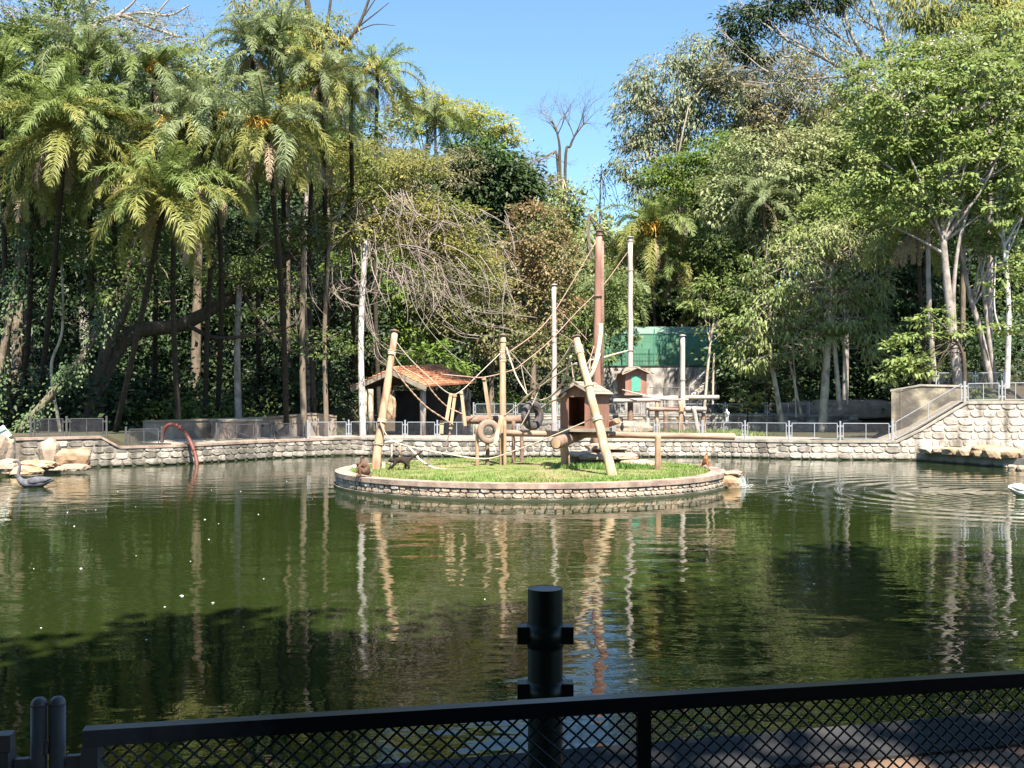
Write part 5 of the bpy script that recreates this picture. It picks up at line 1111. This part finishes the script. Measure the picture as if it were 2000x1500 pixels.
t = [o for o in C.objects if o.get('label', '').startswith('bare-limbed')][0]; mb = MB()
for (px, py, dx, dz) in ((1620, 120, -.8, .5), (1570, 155, -.9, .25), (1690, 170, -.7, .6), (1660, 90, -.5, .9), (1735, 150, .1, 1), (1540, 80, -.8, .7), (1500, 140, -.9, .5), (1600, 60, -.4, .9), (1700, 60, -.3, 1), (1790, 100, .6, .8), (1640, 20, -.2, 1), (1560, 200, -.8, .5), (1510, 60, -.7, .7), (1720, 200, -.6, .8)):
    for k in range(2): branchy(mb, at(px, py, 72 + R.uniform(-1, 1)), Vector((dx + R.uniform(-.3, .3), R.uniform(-.4, .4), dz)), 1.9, .075, 3, .5, 0, 5, (2, 3), .75, 3)
mb.build("branches", K['bark_grey'], t)
E = [ell(px, py, 60, 35, 72) for px, py in ((1560, 60), (1620, 30), (1700, 20), (1530, 120), (1640, 90), (1480, 160), (1760, 60), (1580, 170), (1680, 110), (1720, 150))]
q1, c1 = cloud(E, 3.4, 18, .8, .30, .05, .5, .4); quads("foliage", q1, K['grey'], t)
tree("dense leafy tree filling the upper left corner", 54, [(30, 800), (40, 400), (50, 200)], [(30, 130, 110, 80), (130, 60, 110, 70), (60, 250, 110, 90), (190, 160, 90, 70)], 'mid', r=.28, dens=5.5, per=24)
tree("dense leafy tree between the upper left palms and the vine tree", 56, [(380, 800), (390, 400), (400, 250)], [(330, 210, 110, 70), (440, 200, 90, 80), (400, 120, 80, 50), (260, 300, 100, 70), (480, 300, 80, 70)], 'olive', r=.25, dens=5, per=24)
tree("tall dark tree between the vine tree and the flowering palm", 58, [(560, 800), (560, 400), (560, 250)], [(560, 220, 90, 70), (640, 240, 80, 60), (600, 330, 90, 60), (700, 260, 50, 50), (540, 130, 60, 60)], 'mid', r=.22, dens=5, per=24)
tree("light leafy crown reaching into the top right corner", 58, [(1930, 760), (1935, 300), (1935, 150)], [(1950, 70, 90, 70), (1860, 110, 90, 55), (1700, 165, 70, 55), (1990, 170, 60, 70), (1790, 120, 70, 45)], 'light', r=.2, bark='bark_grey', dens=4.4, per=28, flat=.4, limbs=24)
tree("bright leafy tree filling under the pale right-centre crown", 66, [(1650, 800), (1655, 500), (1655, 420)], [(1640, 410, 80, 60), (1700, 470, 80, 60), (1590, 470, 70, 50), (1740, 400, 70, 60)], 'light', r=.2, bark='bark_grey', dens=4.4, per=26, flat=.4)
# bare tree in the sky gap
def bare_tree(label, d, stems, lev, L, r, spread, m='twig'):
    b = trunkpath(stems[0], d)[0]; t = thing("bare_tree", label, "tree", b)
    for s_ in stems:
        mb = MB(); br = MB()
        P = smooth_path(trunkpath(s_, d), 5); mb.tube(P, lerps(r * 1.1, r * .55, len(P)), 7, False)
        dd = (P[-1] - P[-3]).normalized()
        for k in range(5): branchy(br, P[-1 - (k > 1) * 2], (dd + Vector((R.uniform(-1, 1), R.uniform(-1, 1), R.uniform(-.3, .5))) * .7), L, r * .36, lev, spread, 0, 5, (2, 3), .76, 3)
        mb.build("stem", K[m], t, True); br.build("branches", K['bark'], t)
    return t
bare_tree("leafless round-headed tree standing alone in the sky gap", 100, [[(1105, 700), (1104, 330), (1114, 285), (1126, 258)], [(1105, 700), (1094, 340), (1093, 285), (1086, 250)], [(1100, 700), (1090, 330), (1078, 300)]], 5, 1.5, .17, .66, 'bark_dark')

# arching tree whose fine drooping twigs hang over the shelter
P = [at(175, 860, 49), at(205, 720, 49.5), at(262, 650, 50), at(360, 632, 50.5), at(470, 568, 51), at(560, 500, 51.5), at(640, 458, 52), at(740, 420, 52.5)]
P[0].z = gz(P[0].x, 49) - .1
t = thing("arching_tree", "big dark arching tree whose grey drooping twigs and thin leaves hang over the shelter", "tree", P[0])
m = MB(); S = smooth_path(P, 6); m.tube(S, lerps(.48, .14, len(S)), 10, False, .05)
top = at(790, 395, 53)
for a in (((640, 458, 52), (700, 400, 52.5), (790, 375, 53), (880, 400, 53.5)), ((560, 500, 51.5), (620, 410, 52), (690, 360, 52.5), (770, 350, 53)), ((700, 435, 52.4), (800, 430, 53), (900, 470, 53.5), (960, 520, 54)), ((470, 568, 51), (520, 640, 50.5), (580, 690, 50), (660, 650, 50)), ((360, 632, 50.5), (430, 660, 50), (560, 640, 49.5), (590, 600, 49.5)), ((640, 458, 52), (560, 440, 52), (490, 448, 52))):
    s2 = smooth_path([at(*q) for q in a], 5); m.tube(s2, lerps(.13, .035, len(s2)), 6, False, .04)
m.build("trunk", K['bark_dark'], t, True)
tw = MB(); tips = []
for k in range(420):
    px = R.gauss(780, 105); px = min(max(px, 560), 985); py = 350 + R.random() * 190 + abs(px - 770) * .25; d = R.uniform(50.4, 54.2)
    p = at(px, py, d); ln = R.uniform(25, 130); a0 = R.gauss(rad(62) if px > 720 else rad(105), rad(34)); cv = R.gauss(0, .6)
    Q = [p]; a = a0; x, y = px, py
    for j in range(7):
        a += cv / 7 + R.uniform(-.14, .14) + (rad(88) - a) * .06; x += math.cos(a) * ln / 7; y += math.sin(a) * ln / 7 * .9; Q.append(at(x, y, d - .12 * j + R.uniform(-.05, .05)))
    tw.tube(Q, lerps(R.uniform(.016, .036), .006, 8), 4, False)
    for g in range(2):
        a_ = Q[R.randint(1, 6)]; v = Vector((R.uniform(-.6, .7), R.uniform(-.3, .3), R.uniform(-.5, .15))); tw.tube([a_, a_ + v * .5 + Vector((0, 0, .05)), a_ + v], [.012, .009, .005], 3, False)
for (q0, q1_) in (((790, 470), (930, 690)), ((850, 520), (935, 600)), ((700, 560), (790, 700)), ((745, 470), (700, 590)), ((880, 560), (1010, 660)), ((640, 520), (720, 600))):
    for k in range(5):
        x0_, y0_ = q0[0] + R.uniform(-25, 25), q0[1] + R.uniform(-30, 10); x1_, y1_ = q1_[0] + R.uniform(-40, 40), q1_[1] + R.uniform(-40, 20); d = R.uniform(50, 52)
        tw.tube(smooth_path([at(x0_, y0_, d), at(x0_ + (x1_ - x0_) * .25 + R.uniform(-12, 12), (y0_ + y1_) / 2 + 15, d), at(x0_ + (x1_ - x0_) * .6 + R.uniform(-10, 10), y0_ + (y1_ - y0_) * .85, d - .3), at(x1_, y1_ - R.uniform(-5, 30), d - .4)], 4), .017, 4, False)
tw.build("twigs", K['twig_pink'], t)
E = [ell(*e, 52.5, .9) for e in ((860, 470, 100, 45), (760, 460, 90, 40), (930, 560, 70, 40), (720, 380, 90, 40), (840, 420, 110, 55), (900, 520, 90, 60), (640, 410, 70, 45), (780, 330, 110, 40), (560, 470, 80, 40), (690, 300, 60, 35))]
q1, c1 = cloud(E, 7.5, 34, .7, .20, .045, .26, .15, .15); quads("crown", q1, K['gold'], t)
E = [ell(*e, 50.3, .9) for e in ((470, 500, 70, 35), (540, 540, 60, 30), (400, 560, 60, 30), (590, 660, 80, 18), (700, 665, 60, 14), (640, 690, 55, 14), (480, 620, 60, 22), (560, 590, 50, 16))]
q1, c1 = cloud(E, 5, 26, .7, .2, .04, .22, .1, .3); quads("foliage_sprays", q1, K['mid'], t)

# straight thin trunks of the left bank and leaning ivy trunks
for (px, y0, y1, d, r, m_, lab) in ((467, 812, 560, 50.5, .175, 'bark_grey', "straight grey trunk rising above the dark gate"), (594, 826, 480, 50, .155, 'bark', "brown straight trunk between the grey one and the thin one"), (638, 826, 470, 50.5, .12, 'bark', "thinnest straight trunk left of the white one"), (709, 845, 470, 51.3, .16, 'bark_white', "white-barked straight trunk left of the shelter"), (602, 500, 330, 56, .12, 'bark_grey', "slim pale trunk high under the flowering palm")):
    x = (px - 1000) / F * d; b = Vector((x, d, gz(x, d) - .1)); t = thing("tall_tree", lab, "tree", b)
    S = smooth_path([b, at(px - 4, (y0 + y1) / 2, d), at(px + (5 if px > 600 else 0), y1, d)], 6); MB().tube(S, lerps(r * 1.1, r * .8, len(S)), 10, False, .04).build("trunk", K[m_], t, True)
    q1, c1 = cloud([ell(px, y1 - 20, 75, 35, d + .5)], 4.5, 24, .7, .26, .06, .4); quads("crown", q1, K['mid' if px < 600 else 'gold'], t)
for (pts, d, r, n, lab, bk) in (([(20, 860), (110, 760), (165, 690), (232, 565)], 45, .17, 2600, "leaning tree trunk wrapped in pale ivy over the left rocks", 'bark'), ([(-25, 800), (15, 640), (45, 500), (78, 410)], 46, .16, 2200, "ivy-clad trunk curving up at the left frame edge", 'bark'), ([(165, 845), (205, 690), (245, 600), (290, 470)], 49, .26, 300, "thick dark leaning trunk behind the ivy one", 'bark_dark'), ([(118, 800), (100, 720), (122, 640), (120, 480)], 47, .07, 0, "thin pale crooked stem at the left", 'bark_pale')):
    Pp = [at(*q, d) for q in pts]; Pp[0].z = min(Pp[0].z, gz(Pp[0].x, d)) - .1; S = smooth_path(Pp, 8); t = thing("leaning_tree", lab, "tree", Pp[0])
    MB().tube(S, lerps(r * 1.15, r * .7, len(S)), 9, False, .06).build("trunk", K[bk], t, True)
    if n:
        i = RN.integers(0, len(S), n); SS = np.array(S); o = RN.normal(size=(n, 3)) * r * np.array([1.3, 1.1, .9]); wgt = RN.random(n) < .55 + .45 * np.sin(i * .7); i, o = i[wgt], o[wgt]
        quads("ivy", leafquads(SS[i] + o + RN.normal(0, .1, (len(i), 3)), o + np.array([0, -.2, -.4]), o + np.array([0, -1., .3]), RN.uniform(.08, .2, len(i)), RN.uniform(.03, .07, len(i))), K['ivy'], t)
    Et = at(*pts[-1], d); q1, c1 = cloud([((Et.x, d + .6, Et.z + .8), (2.2, 1.6, 1.5))], 4.5, 24, .7, .28, .07); quads("crown", q1, K['mid'], t)

# fan palm clump, broad-leaved plants, shrubs by the right bank
def fanleaf(mb, p, d, s_):
    d = Vector(d).normalized(); sd = d.cross(Vector((0, 0, 1))).normalized(); up = sd.cross(d); mb.tube([p, p + d * s_ * .9], [.015, .01], 3, False); c = p + d * s_ * .9
    for k in range(15):
        a = rad(-115 + 230 * k / 14); v = (d * math.cos(a) + sd * math.sin(a)).normalized(); e = c + v * s_ * R.uniform(.55, .7) - Vector((0, 0, s_ * .12)); w = up.cross(v).normalized() * .045 * s_; mb.add([c, c.lerp(e, .5) + w + up * .02, e, c.lerp(e, .5) - w + up * .02], [(0, 1, 2, 3)])
for (px, py, d, s_, n, pal, lab) in ((1470, 745, 62.5, 1.25, 16, 'palm_grey', "fan palm clump with pleated round leaves right of the platform"), (1460, 792, 62, 1.0, 12, 'palm', "low fan palm seedlings below the bigger fan palm")):
    p = at(px, py, d); b = Vector((p.x, d, gz(p.x, d))); t = thing("fan_palm", lab, "palm", b); MB().tube([b, p], [.08, .07], 7).build("stem", K['palm_trunk'], t)
    for k in range(n):
        a = k * 2.4; m = MB(); fanleaf(m, p + Vector((0, 0, R.uniform(-.4, .3))), (math.cos(a), math.sin(a) - .3, R.uniform(.0, .9)), s_ * R.uniform(.8, 1.1)); m.build("leaf", K[pal], t)
for (px, d, z, s_, n, lab) in ((1905, 51.5, 3.2, .75, 9, "broad-leaved plant behind the upper fence at the right"), (1790, 50, 3.3, .8, 8, "broad-leaved plant on top of the ramp wall")):
    x = (px - 1000) / F * d; b = Vector((x, d, gz(x, d))); t = thing("broadleaf_plant", lab, "plant", b)
    for k in range(n):
        a = k * 2.4; dv = Vector((math.cos(a), math.sin(a), R.uniform(.6, 1.6))).normalized(); p = b + dv * s_ * R.uniform(.6, 1.1); e = p + (dv + Vector((0, 0, -.7))).normalized() * s_ * .9; sd = dv.cross(Vector((0, 0, 1))).normalized() * s_ * .22; md = p.lerp(e, .45) + Vector((0, 0, .06))
        m = MB(); m.tube([b, p], [.03, .02], 4, False); m.add([p, md + sd, e, md - sd, md - Vector((0, 0, .03))], [(0, 1, 4), (1, 2, 4), (2, 3, 4), (3, 0, 4)]); m.build("leaf", K['mid'], t)
for (px, d, ry, lab, pal) in ((1565, 64.5, 18, "small bush on the second fence's line by the long pale rock", 'mid'), (1595, 63.5, 25, "dark agave-like bush behind the second fence", 'dark'), (1630, 64, 14, "low bright weeds clump behind the second fence", 'bright'), (1690, 64, 22, "dark spiky bush left of the ramp wall", 'dark'), (1000, 66, 24, "green shrub behind the green fence", 'bright'), (1060, 66.5, 22, "smaller shrub behind the green fence near the grey pole", 'olive')):
    x = (px - 1000) / F * d; g = gz(x, d); t = thing("bush", lab, "bush", (x, d, g)); s_ = ry * d / F
    MB().tube([(x, d, g - .1), (x, d, g + s_)], [.04, .02], 5).build("stem", K['bark'], t)
    q1, c1 = cloud([((x, d, g + s_ * .8), (s_ * 1.5, s_, s_))], 7, 22, .5, .24, .06, .7); quads("foliage", q1, K[pal], t)

# undergrowth and the far wood, masses nobody could count
def mass(name, label, boxes, m, L, Wd, n):
    out = []
    for (x0, x1, y0, y1, h0, h1) in boxes:
        k = int(n * (x1 - x0) * (y1 - y0)); x, y = RN.uniform(x0, x1, k), RN.uniform(y0, y1, k); g = land(x, y)
        pn = np.array([noise.noise(Vector((a * .35, b * .35, 3))) for a, b in zip(x, y)]); h = h0 + (h1 - h0) * np.clip(.5 + pn, 0, 1)
        per = 26; i = np.repeat(np.arange(k), per); N = len(i); c = np.stack([x, y, g], -1)[i]; c[:, 2] += RN.random(N) ** .8 * h[i]; c += RN.normal(0, .5, (N, 3)) * np.array([1, 1, .5])
        out.append(leafquads(c, RN.normal(size=(N, 3)) * np.array([1, 1, .5]) - np.array([0, .4, .1]), RN.normal(size=(N, 3)) * .6 + np.array([0, -.5, 1.]), L * RN.uniform(.6, 1.3, N), Wd * RN.uniform(.7, 1.3, N)))
    return tag(quads(name, np.concatenate(out), K[m]), label, kind="stuff")
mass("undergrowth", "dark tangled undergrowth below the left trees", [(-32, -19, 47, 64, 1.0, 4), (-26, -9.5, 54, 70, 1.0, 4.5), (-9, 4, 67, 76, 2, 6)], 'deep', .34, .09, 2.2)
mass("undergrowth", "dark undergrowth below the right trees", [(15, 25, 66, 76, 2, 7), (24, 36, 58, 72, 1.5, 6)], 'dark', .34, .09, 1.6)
mass("undergrowth", "sunlit green plants between the left wall and the trees", [(-20, -12, 50.5, 54, .5, 1.8)], 'mid', .26, .07, 3)
prof = [(-500, 60), (-100, 110), (300, 150), (700, 260), (780, 275), (900, 300), (1000, 335), (1060, 365), (1110, 440), (1140, 530), (1170, 540), (1215, 540), (1262, 460), (1330, 345), (1450, 220), (1700, 160), (2100, 100), (2600, 60)]
E = []; E2 = []
for k in range(170):
    px = -300 + 2600 * (k + R.random()) / 170; d = R.uniform(104, 135); top = np.interp(px, *zip(*prof)) + R.uniform(5, 45) + (135 - d) * .5
    for j in range(4): (E if j < 2 else E2).append(ell(px + R.uniform(-20, 20), top + 42 + j * 70, R.uniform(38, 60), R.uniform(30, 45), d - j * 3))
E3 = [ell(1060 + 230 * (k + R.random()) / 26, R.uniform(432, 470) + 30 * (k % 3), R.uniform(18, 30), R.uniform(16, 26), R.uniform(215, 260)) for k in range(52)]
q1, c1 = cloud(E3, .5, 20, 2.4, 1.3, .4, .7, .2, .4); tag(quads("distant_wood", q1, K['olive']), "distant wooded ridge closing the sky gap", kind="stuff")
q1, c1 = cloud(E, .9, 22, 1.6, .85, .24, .7, .2, .5); tag(quads("far_wood", q1, K['mid']), "far wood on the hill behind the single trees", kind="stuff")
for x0, x1 in ((-200, 1010), (1400, 2250)):
    for k in range(int((x1 - x0) / 16)):
        px = R.uniform(x0, x1); E2.append(ell(px, R.uniform(380, 730), R.uniform(45, 80), R.uniform(40, 60), R.uniform(76, 88)))
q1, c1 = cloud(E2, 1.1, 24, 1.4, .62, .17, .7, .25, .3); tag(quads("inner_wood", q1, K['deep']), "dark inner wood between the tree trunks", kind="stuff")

# shade trees behind the viewer whose shadow falls on the railing and the near water
for (x, y, ht, lab, ells_) in ((-3.5, -6, 15, "big shade tree behind the viewer on the left", (((-4.6, -1.6, 14), (4.2, 3.4, 2.2)), ((-8.5, -5, 14.5), (5, 4, 2.5)), ((-.2, -1.2, 14.5), (3.4, 4.0, 2.4)), ((-3, -7, 15.5), (6, 5, 3)), ((-9, -9, 7), (5, 2.5, 5.5)), ((-3, -11, 6), (5, 2.5, 5)), ((-13, -2, 9), (3, 5, 5)))), (5.5, -3.5, 15, "big shade tree behind the viewer on the right", (((4.6, 1.2, 14), (3.6, 3.2, 2.2)), ((9.2, 4.5, 14), (4.6, 4.6, 2.4)), ((9.4, -4.4, 15.5), (4.7, 4.6, 2.5)), ((2, -12, 15), (7, 5, 3)), ((11, -11, 15), (6, 5, 3)), ((2.6, -5.8, 14), (2.6, 2.6, 2)), ((13, 1, 14), (5, 5, 2.6)), ((4, -11, 6), (5, 2.5, 5)), ((11, -8, 7), (5, 3, 5.5))))):
    t = thing("shade_tree", lab, "tree", (x, y, 1.0)); S = smooth_path([(x, y, .8), (x + .3, y + .2, 6), (x, y + .8, 11)], 5); m = MB(); m.tube(S, lerps(.5, .3, len(S)), 10, False, .05)
    for c, r_ in ells_: limb(m, S[-1], Vector(c), .2, .06)
    m.build("trunk", K['bark'], t, True); q1, c1 = cloud([(c, r_) for c, r_ in ells_], 6.0, 30, .9, .5, .17, .6, .2, .1, 0.0); quads("crown", q1, K['mid'], t)

# ------------------------------------------------------------------ animals
def skin(name, nodes, edges, m, parent, sub=2):
    """one continuous body grown round a skeleton; nodes are (x, y, z, radius)"""
    og = org(parent); me = bpy.data.meshes.new(name); me.from_pydata([tuple(Vector(v[:3])) for v in nodes], edges, []); me.update(); me.materials.append(K[m])
    o = link(name, me, parent); md = o.modifiers.new("skin", 'SKIN'); md.use_smooth_shade = True
    if not me.skin_vertices: return o
    for i, v in enumerate(nodes):
        s_ = me.skin_vertices[0].data[i]; s_.radius = (v[3], v[4] if len(v) > 4 else v[3]); s_.use_root = (i == 0)
    o.modifiers.new("subsurf", 'SUBSURF').levels = sub; o.modifiers["subsurf"].render_levels = sub; return o
def chain(*idx): return [(a, b) for a, b in zip(idx[:-1], idx[1:])]
def animal(name, label, cat, loc, rz, s=1.0, group=None):
    t = thing(name, label, cat, loc, rz, group, local=True); t.scale = (s, s, s); return t
# seated monkey seen from behind/side (faces -x): hips, back, shoulders, head, folded legs, arms, tail
mk = animal("spider_monkey", "brown monkey sitting hunched on the island's edge at the left", "monkey", (at(714, 930, 28.9).x, 28.9, IZ + .0), rad(15), .92)
N_ = [(0.04, 0, .14, .15), (.0, 0, .28, .155), (-.07, 0, .42, .135), (-.10, 0, .51, .07), (-.13, 0, .60, .085), (-.17, 0, .585, .06),
      (-.10, .13, .17, .085), (-.20, .15, .30, .06), (-.18, .15, .05, .045), (-.27, .16, .02, .04), (-.10, -.13, .17, .085), (-.20, -.15, .30, .06), (-.18, -.15, .05, .045), (-.27, -.16, .02, .04),
      (-.12, .13, .40, .06), (-.24, .13, .30, .045), (-.24, .06, .44, .035), (-.12, -.13, .40, .06), (-.25, -.14, .28, .045), (-.30, -.13, .12, .035), (.16, .02, .05, .045), (.10, -.16, .01, .035), (-.10, -.24, -.02, .028), (-.2, -.26, -.06, .022)]
skin("body", N_, chain(0, 1, 2, 3, 4, 5) + chain(0, 6, 7, 8, 9) + chain(0, 10, 11, 12, 13) + chain(2, 14, 15, 16) + chain(2, 17, 18, 19) + chain(0, 20, 21, 22, 23), 'fur', mk)
skin("hair_cap", [(-.115, 0, .645, .075), (-.09, 0, .60, .08), (-.10, 0, .555, .06)], chain(0, 1, 2), 'fur_black', mk, 1)
for s_ in (-1, 1): skin("ear", [(-.125, s_ * .085, .61, .022), (-.12, s_ * .10, .615, .016)], [(0, 1)], 'fur', mk, 1)
# walking monkey with raised tail (heads to -x)
wk = animal("spider_monkey", "black monkey walking on all fours on the grass with its tail raised", "monkey", (at(785, 919, 31.3).x + .0, 31.3, IZ + .01), rad(4), .95)
N_ = [(.16, 0, .34, .11), (.0, 0, .38, .105), (-.18, 0, .36, .11), (-.28, 0, .33, .06), (-.38, 0, .34, .08), (-.45, 0, .31, .045),
      (.17, .08, .22, .075), (.10, .09, .12, .045), (.15, .09, .02, .035), (.17, -.08, .22, .075), (.24, -.09, .12, .045), (.22, -.09, .02, .035),
      (-.26, .09, .22, .05), (-.33, .10, .10, .038), (-.40, .10, .02, .032), (-.24, -.09, .22, .05), (-.36, -.10, .13, .038), (-.47, -.10, .03, .032), (.30, 0, .42, .045), (.45, 0, .50, .04), (.62, 0, .60, .033), (.70, 0, .66, .03)]
skin("body", N_, chain(0, 1, 2, 3, 4, 5) + chain(0, 6, 7, 8) + chain(0, 9, 10, 11) + chain(2, 12, 13, 14) + chain(2, 15, 16, 17) + chain(0, 18, 19, 20, 21), 'fur_black', wk)
for s_ in (-1, 1): skin("ear", [(-.37, s_ * .075, .36, .02), (-.37, s_ * .09, .365, .015)], [(0, 1)], 'fur_black', wk, 1)
# reddish monkey at the right end, sitting upright
rk = animal("spider_monkey", "small reddish monkey sitting upright at the island's right end", "monkey", (at(1377, 905, 33.2).x, 33.2, IZ + .02), rad(150), .78)
N_ = [(.0, 0, .12, .13), (-.02, 0, .26, .125), (-.05, 0, .40, .10), (-.06, 0, .48, .055), (-.08, 0, .56, .075), (-.12, 0, .545, .05), (-.12, .1, .2, .06), (-.16, .11, .04, .035), (-.24, .11, .02, .03), (-.12, -.1, .2, .06), (-.16, -.11, .04, .035), (-.24, -.11, .02, .03), (-.08, .12, .34, .045), (-.16, .1, .18, .032), (-.08, -.12, .34, .045), (-.16, -.1, .18, .032), (.14, 0, .03, .04), (.3, .05, .02, .03)]
skin("body", N_, chain(0, 1, 2, 3, 4, 5) + chain(0, 6, 7, 8) + chain(0, 9, 10, 11) + chain(2, 12, 13) + chain(2, 14, 15) + chain(0, 16, 17), 'fur_red', rk)
for s_ in (-1, 1): skin("ear", [(-.075, s_ * .07, .57, .018), (-.07, s_ * .082, .575, .013)], [(0, 1)], 'fur_red', rk, 1)
# things on the grass by the monkeys
bn = thing("feeding_box", "small dark feeding box with a pale side on the grass between two monkeys", "box", onz(742, 917, IZ)); p = onz(742, 917, IZ)
MB().tube([p + Vector((-.1, 0, .02)), p + Vector((-.08, 0, .16)), p + Vector((.02, 0, .2))], [.1, .13, .1], 10).build("tub", K['bin'], bn, True)
MB().box(p + Vector((.13, .0, .13)), (.12, .2, .24)).build("side_block", K['hose'], bn)
logpiece("forked pale stick lying on the grass beside the feeding box", onz(752, 912, IZ - .06) + Vector((0, 0, .05)), onz(772, 908, IZ) + Vector((0, 0, .14)), .03, 'pole_pale', "stick", 7, "stick")
t = thing("food_scrap", "white food scrap on the grass left of the sitting monkey", "food", onz(691, 914, IZ)); rock("scrap", None, onz(691, 914, IZ) + Vector((0, 0, .04)), (.07, .06, .06), K['white_feather'], seed=5, parent=t, sub=2)

def swan(label, px, py, heading, m, bill, s=1.0, name="swan"):
    p = onz(px, py, 0.0); t = animal(name, label, "swan", (p.x, p.y, 0), heading, s)
    N_ = [(.0, 0, .10, .22, .17), (.26, 0, .13, .18, .14), (.46, 0, .19, .09, .07), (.60, 0, .24, .03, .025), (-.25, 0, .11, .18, .15), (-.40, 0, .20, .10), (-.46, 0, .36, .06), (-.42, 0, .55, .045), (-.40, 0, .70, .042), (-.46, 0, .80, .045), (-.55, 0, .80, .055), (-.62, 0, .765, .035)]
    skin("body", N_, chain(0, 1, 2, 3) + chain(0, 4, 5, 6, 7, 8, 9, 10, 11), m, t)
    skin("bill", [(-.62, 0, .765, .028), (-.69, 0, .735, .02), (-.74, 0, .71, .012)], chain(0, 1, 2), bill, t, 1)
    for s_ in (-1, 1): skin("wing", [(-.15, s_ * .16, .19, .06, .1), (.1, s_ * .19, .21, .055, .12), (.36, s_ * .13, .23, .035, .07), (.55, s_ * .05, .27, .012)], chain(0, 1, 2, 3), m, t, 2)
    return t
swan("black swan swimming by the left rocks", 66, 951, rad(8), 'grey_feather', 'bill', 1.0)
swan("white swan cut by the right frame edge amid rings on the water", 2003, 968, rad(200), 'white_feather', 'bill', 1.05)
# egret perched on the far fence, dark birds
def bird(name, label, cat, loc, rz, m, s, neck=.5, bill='bill_dark', hunched=False):
    t = animal(name, label, cat, loc, rz, s); k = .78 if hunched else 1.0
    N_ = [(.0, 0, .42, .10), (.10, 0, .34, .075), (.24, 0, .22, .03), (-.08, 0, .52, .085), (-.13, 0, .62 * k + .08, .05), (-.12, 0, (.62 + neck * .3) * k, .038), (-.13, 0, (.66 + neck * .45) * k, .045), (-.18, 0, (.65 + neck * .45) * k, .03), (.0, .04, .26, .025), (.01, .04, .01, .014), (.0, -.04, .26, .025), (.01, -.04, .01, .014)]
    skin("body", N_, chain(0, 1, 2) + chain(0, 3, 4, 5, 6, 7) + chain(0, 8, 9) + chain(0, 10, 11), m, t)
    z = (.65 + neck * .45) * k; skin("bill", [(-.18, 0, z, .02), (-.30, 0, z - .03, .006)], [(0, 1)], bill, t, 1)
    for s_ in (-1, 1): skin("wing", [(-.04, s_ * .08, .50, .04, .07), (.08, s_ * .08, .38, .035, .06), (.22, s_ * .03, .24, .01)], chain(0, 1, 2), m, t, 1)
    return t
xf = onpts([1420], 0, LW, .2)[0]
bird("egret", "white egret hunched on top of the far grey fence", "egret", (xf[0], xf[1], .885 + .78 + .015), rad(70), 'white_feather', .95, .35, 'bill', True)
xf = onpts([1490], 0, LW, .2)[0]
t = bird("black_bird", "small black bird perched on the far fence's top rail", "bird", (xf[0], xf[1], .885 + .78 + .015), rad(60), 'fur_black', .45, .2, hunched=True)
xx = (1215 - 1000) / F * 55; bird("dark_peafowl", "dark long-necked bird standing left of the pale boulder", "bird", (xx, 55, .86), rad(90), 'fur_black', .95, .7)
# white feathers and specks on the water
fm = MB(); 
fme = []
for i in range(4):
    r = random.Random(i); m = MB(); n = 7; m.add([(.05 * math.cos(6.28 * k / n) * r.uniform(.6, 1.2), .028 * math.sin(6.28 * k / n) * r.uniform(.6, 1.2), .004) for k in range(n)] + [(0, 0, .02)], [(k, (k + 1) % n, n) for k in range(n)]); me = bpy.data.meshes.new("feather"); me.from_pydata(m.v, [], m.f); me.materials.append(K['white_feather']); fme.append(me)
for (px, py) in ((132, 1001), (145, 1028), (265, 990), (400, 1015), (427, 1023), (408, 1054), (372, 1097), (266, 1086), (515, 1131), (356, 1165), (80, 1227), (282, 1216), (286, 1250), (158, 1111), (413, 957), (470, 960), (355, 1164), (66, 1111), (947, 1171), (1590, 1141), (1247, 1319), (1585, 1326), (476, 1225), (715, 1248), (560, 940), (610, 975), (300, 935), (120, 945), (230, 960), (505, 1005), (416, 1178), (322, 1186), (168, 998), (187, 996)):
    q0 = onz(px, py, 0); tag(link("feather", R.choice(fme), None, None, (q0.x, q0.y, .003)), "white feather speck floating on the green water", "feather", "feathers afloat on the pond")
    C.objects[-1].rotation_euler = (0, 0, R.uniform(0, 6)); C.objects[-1].scale = (R.uniform(.25, .6),) * 3
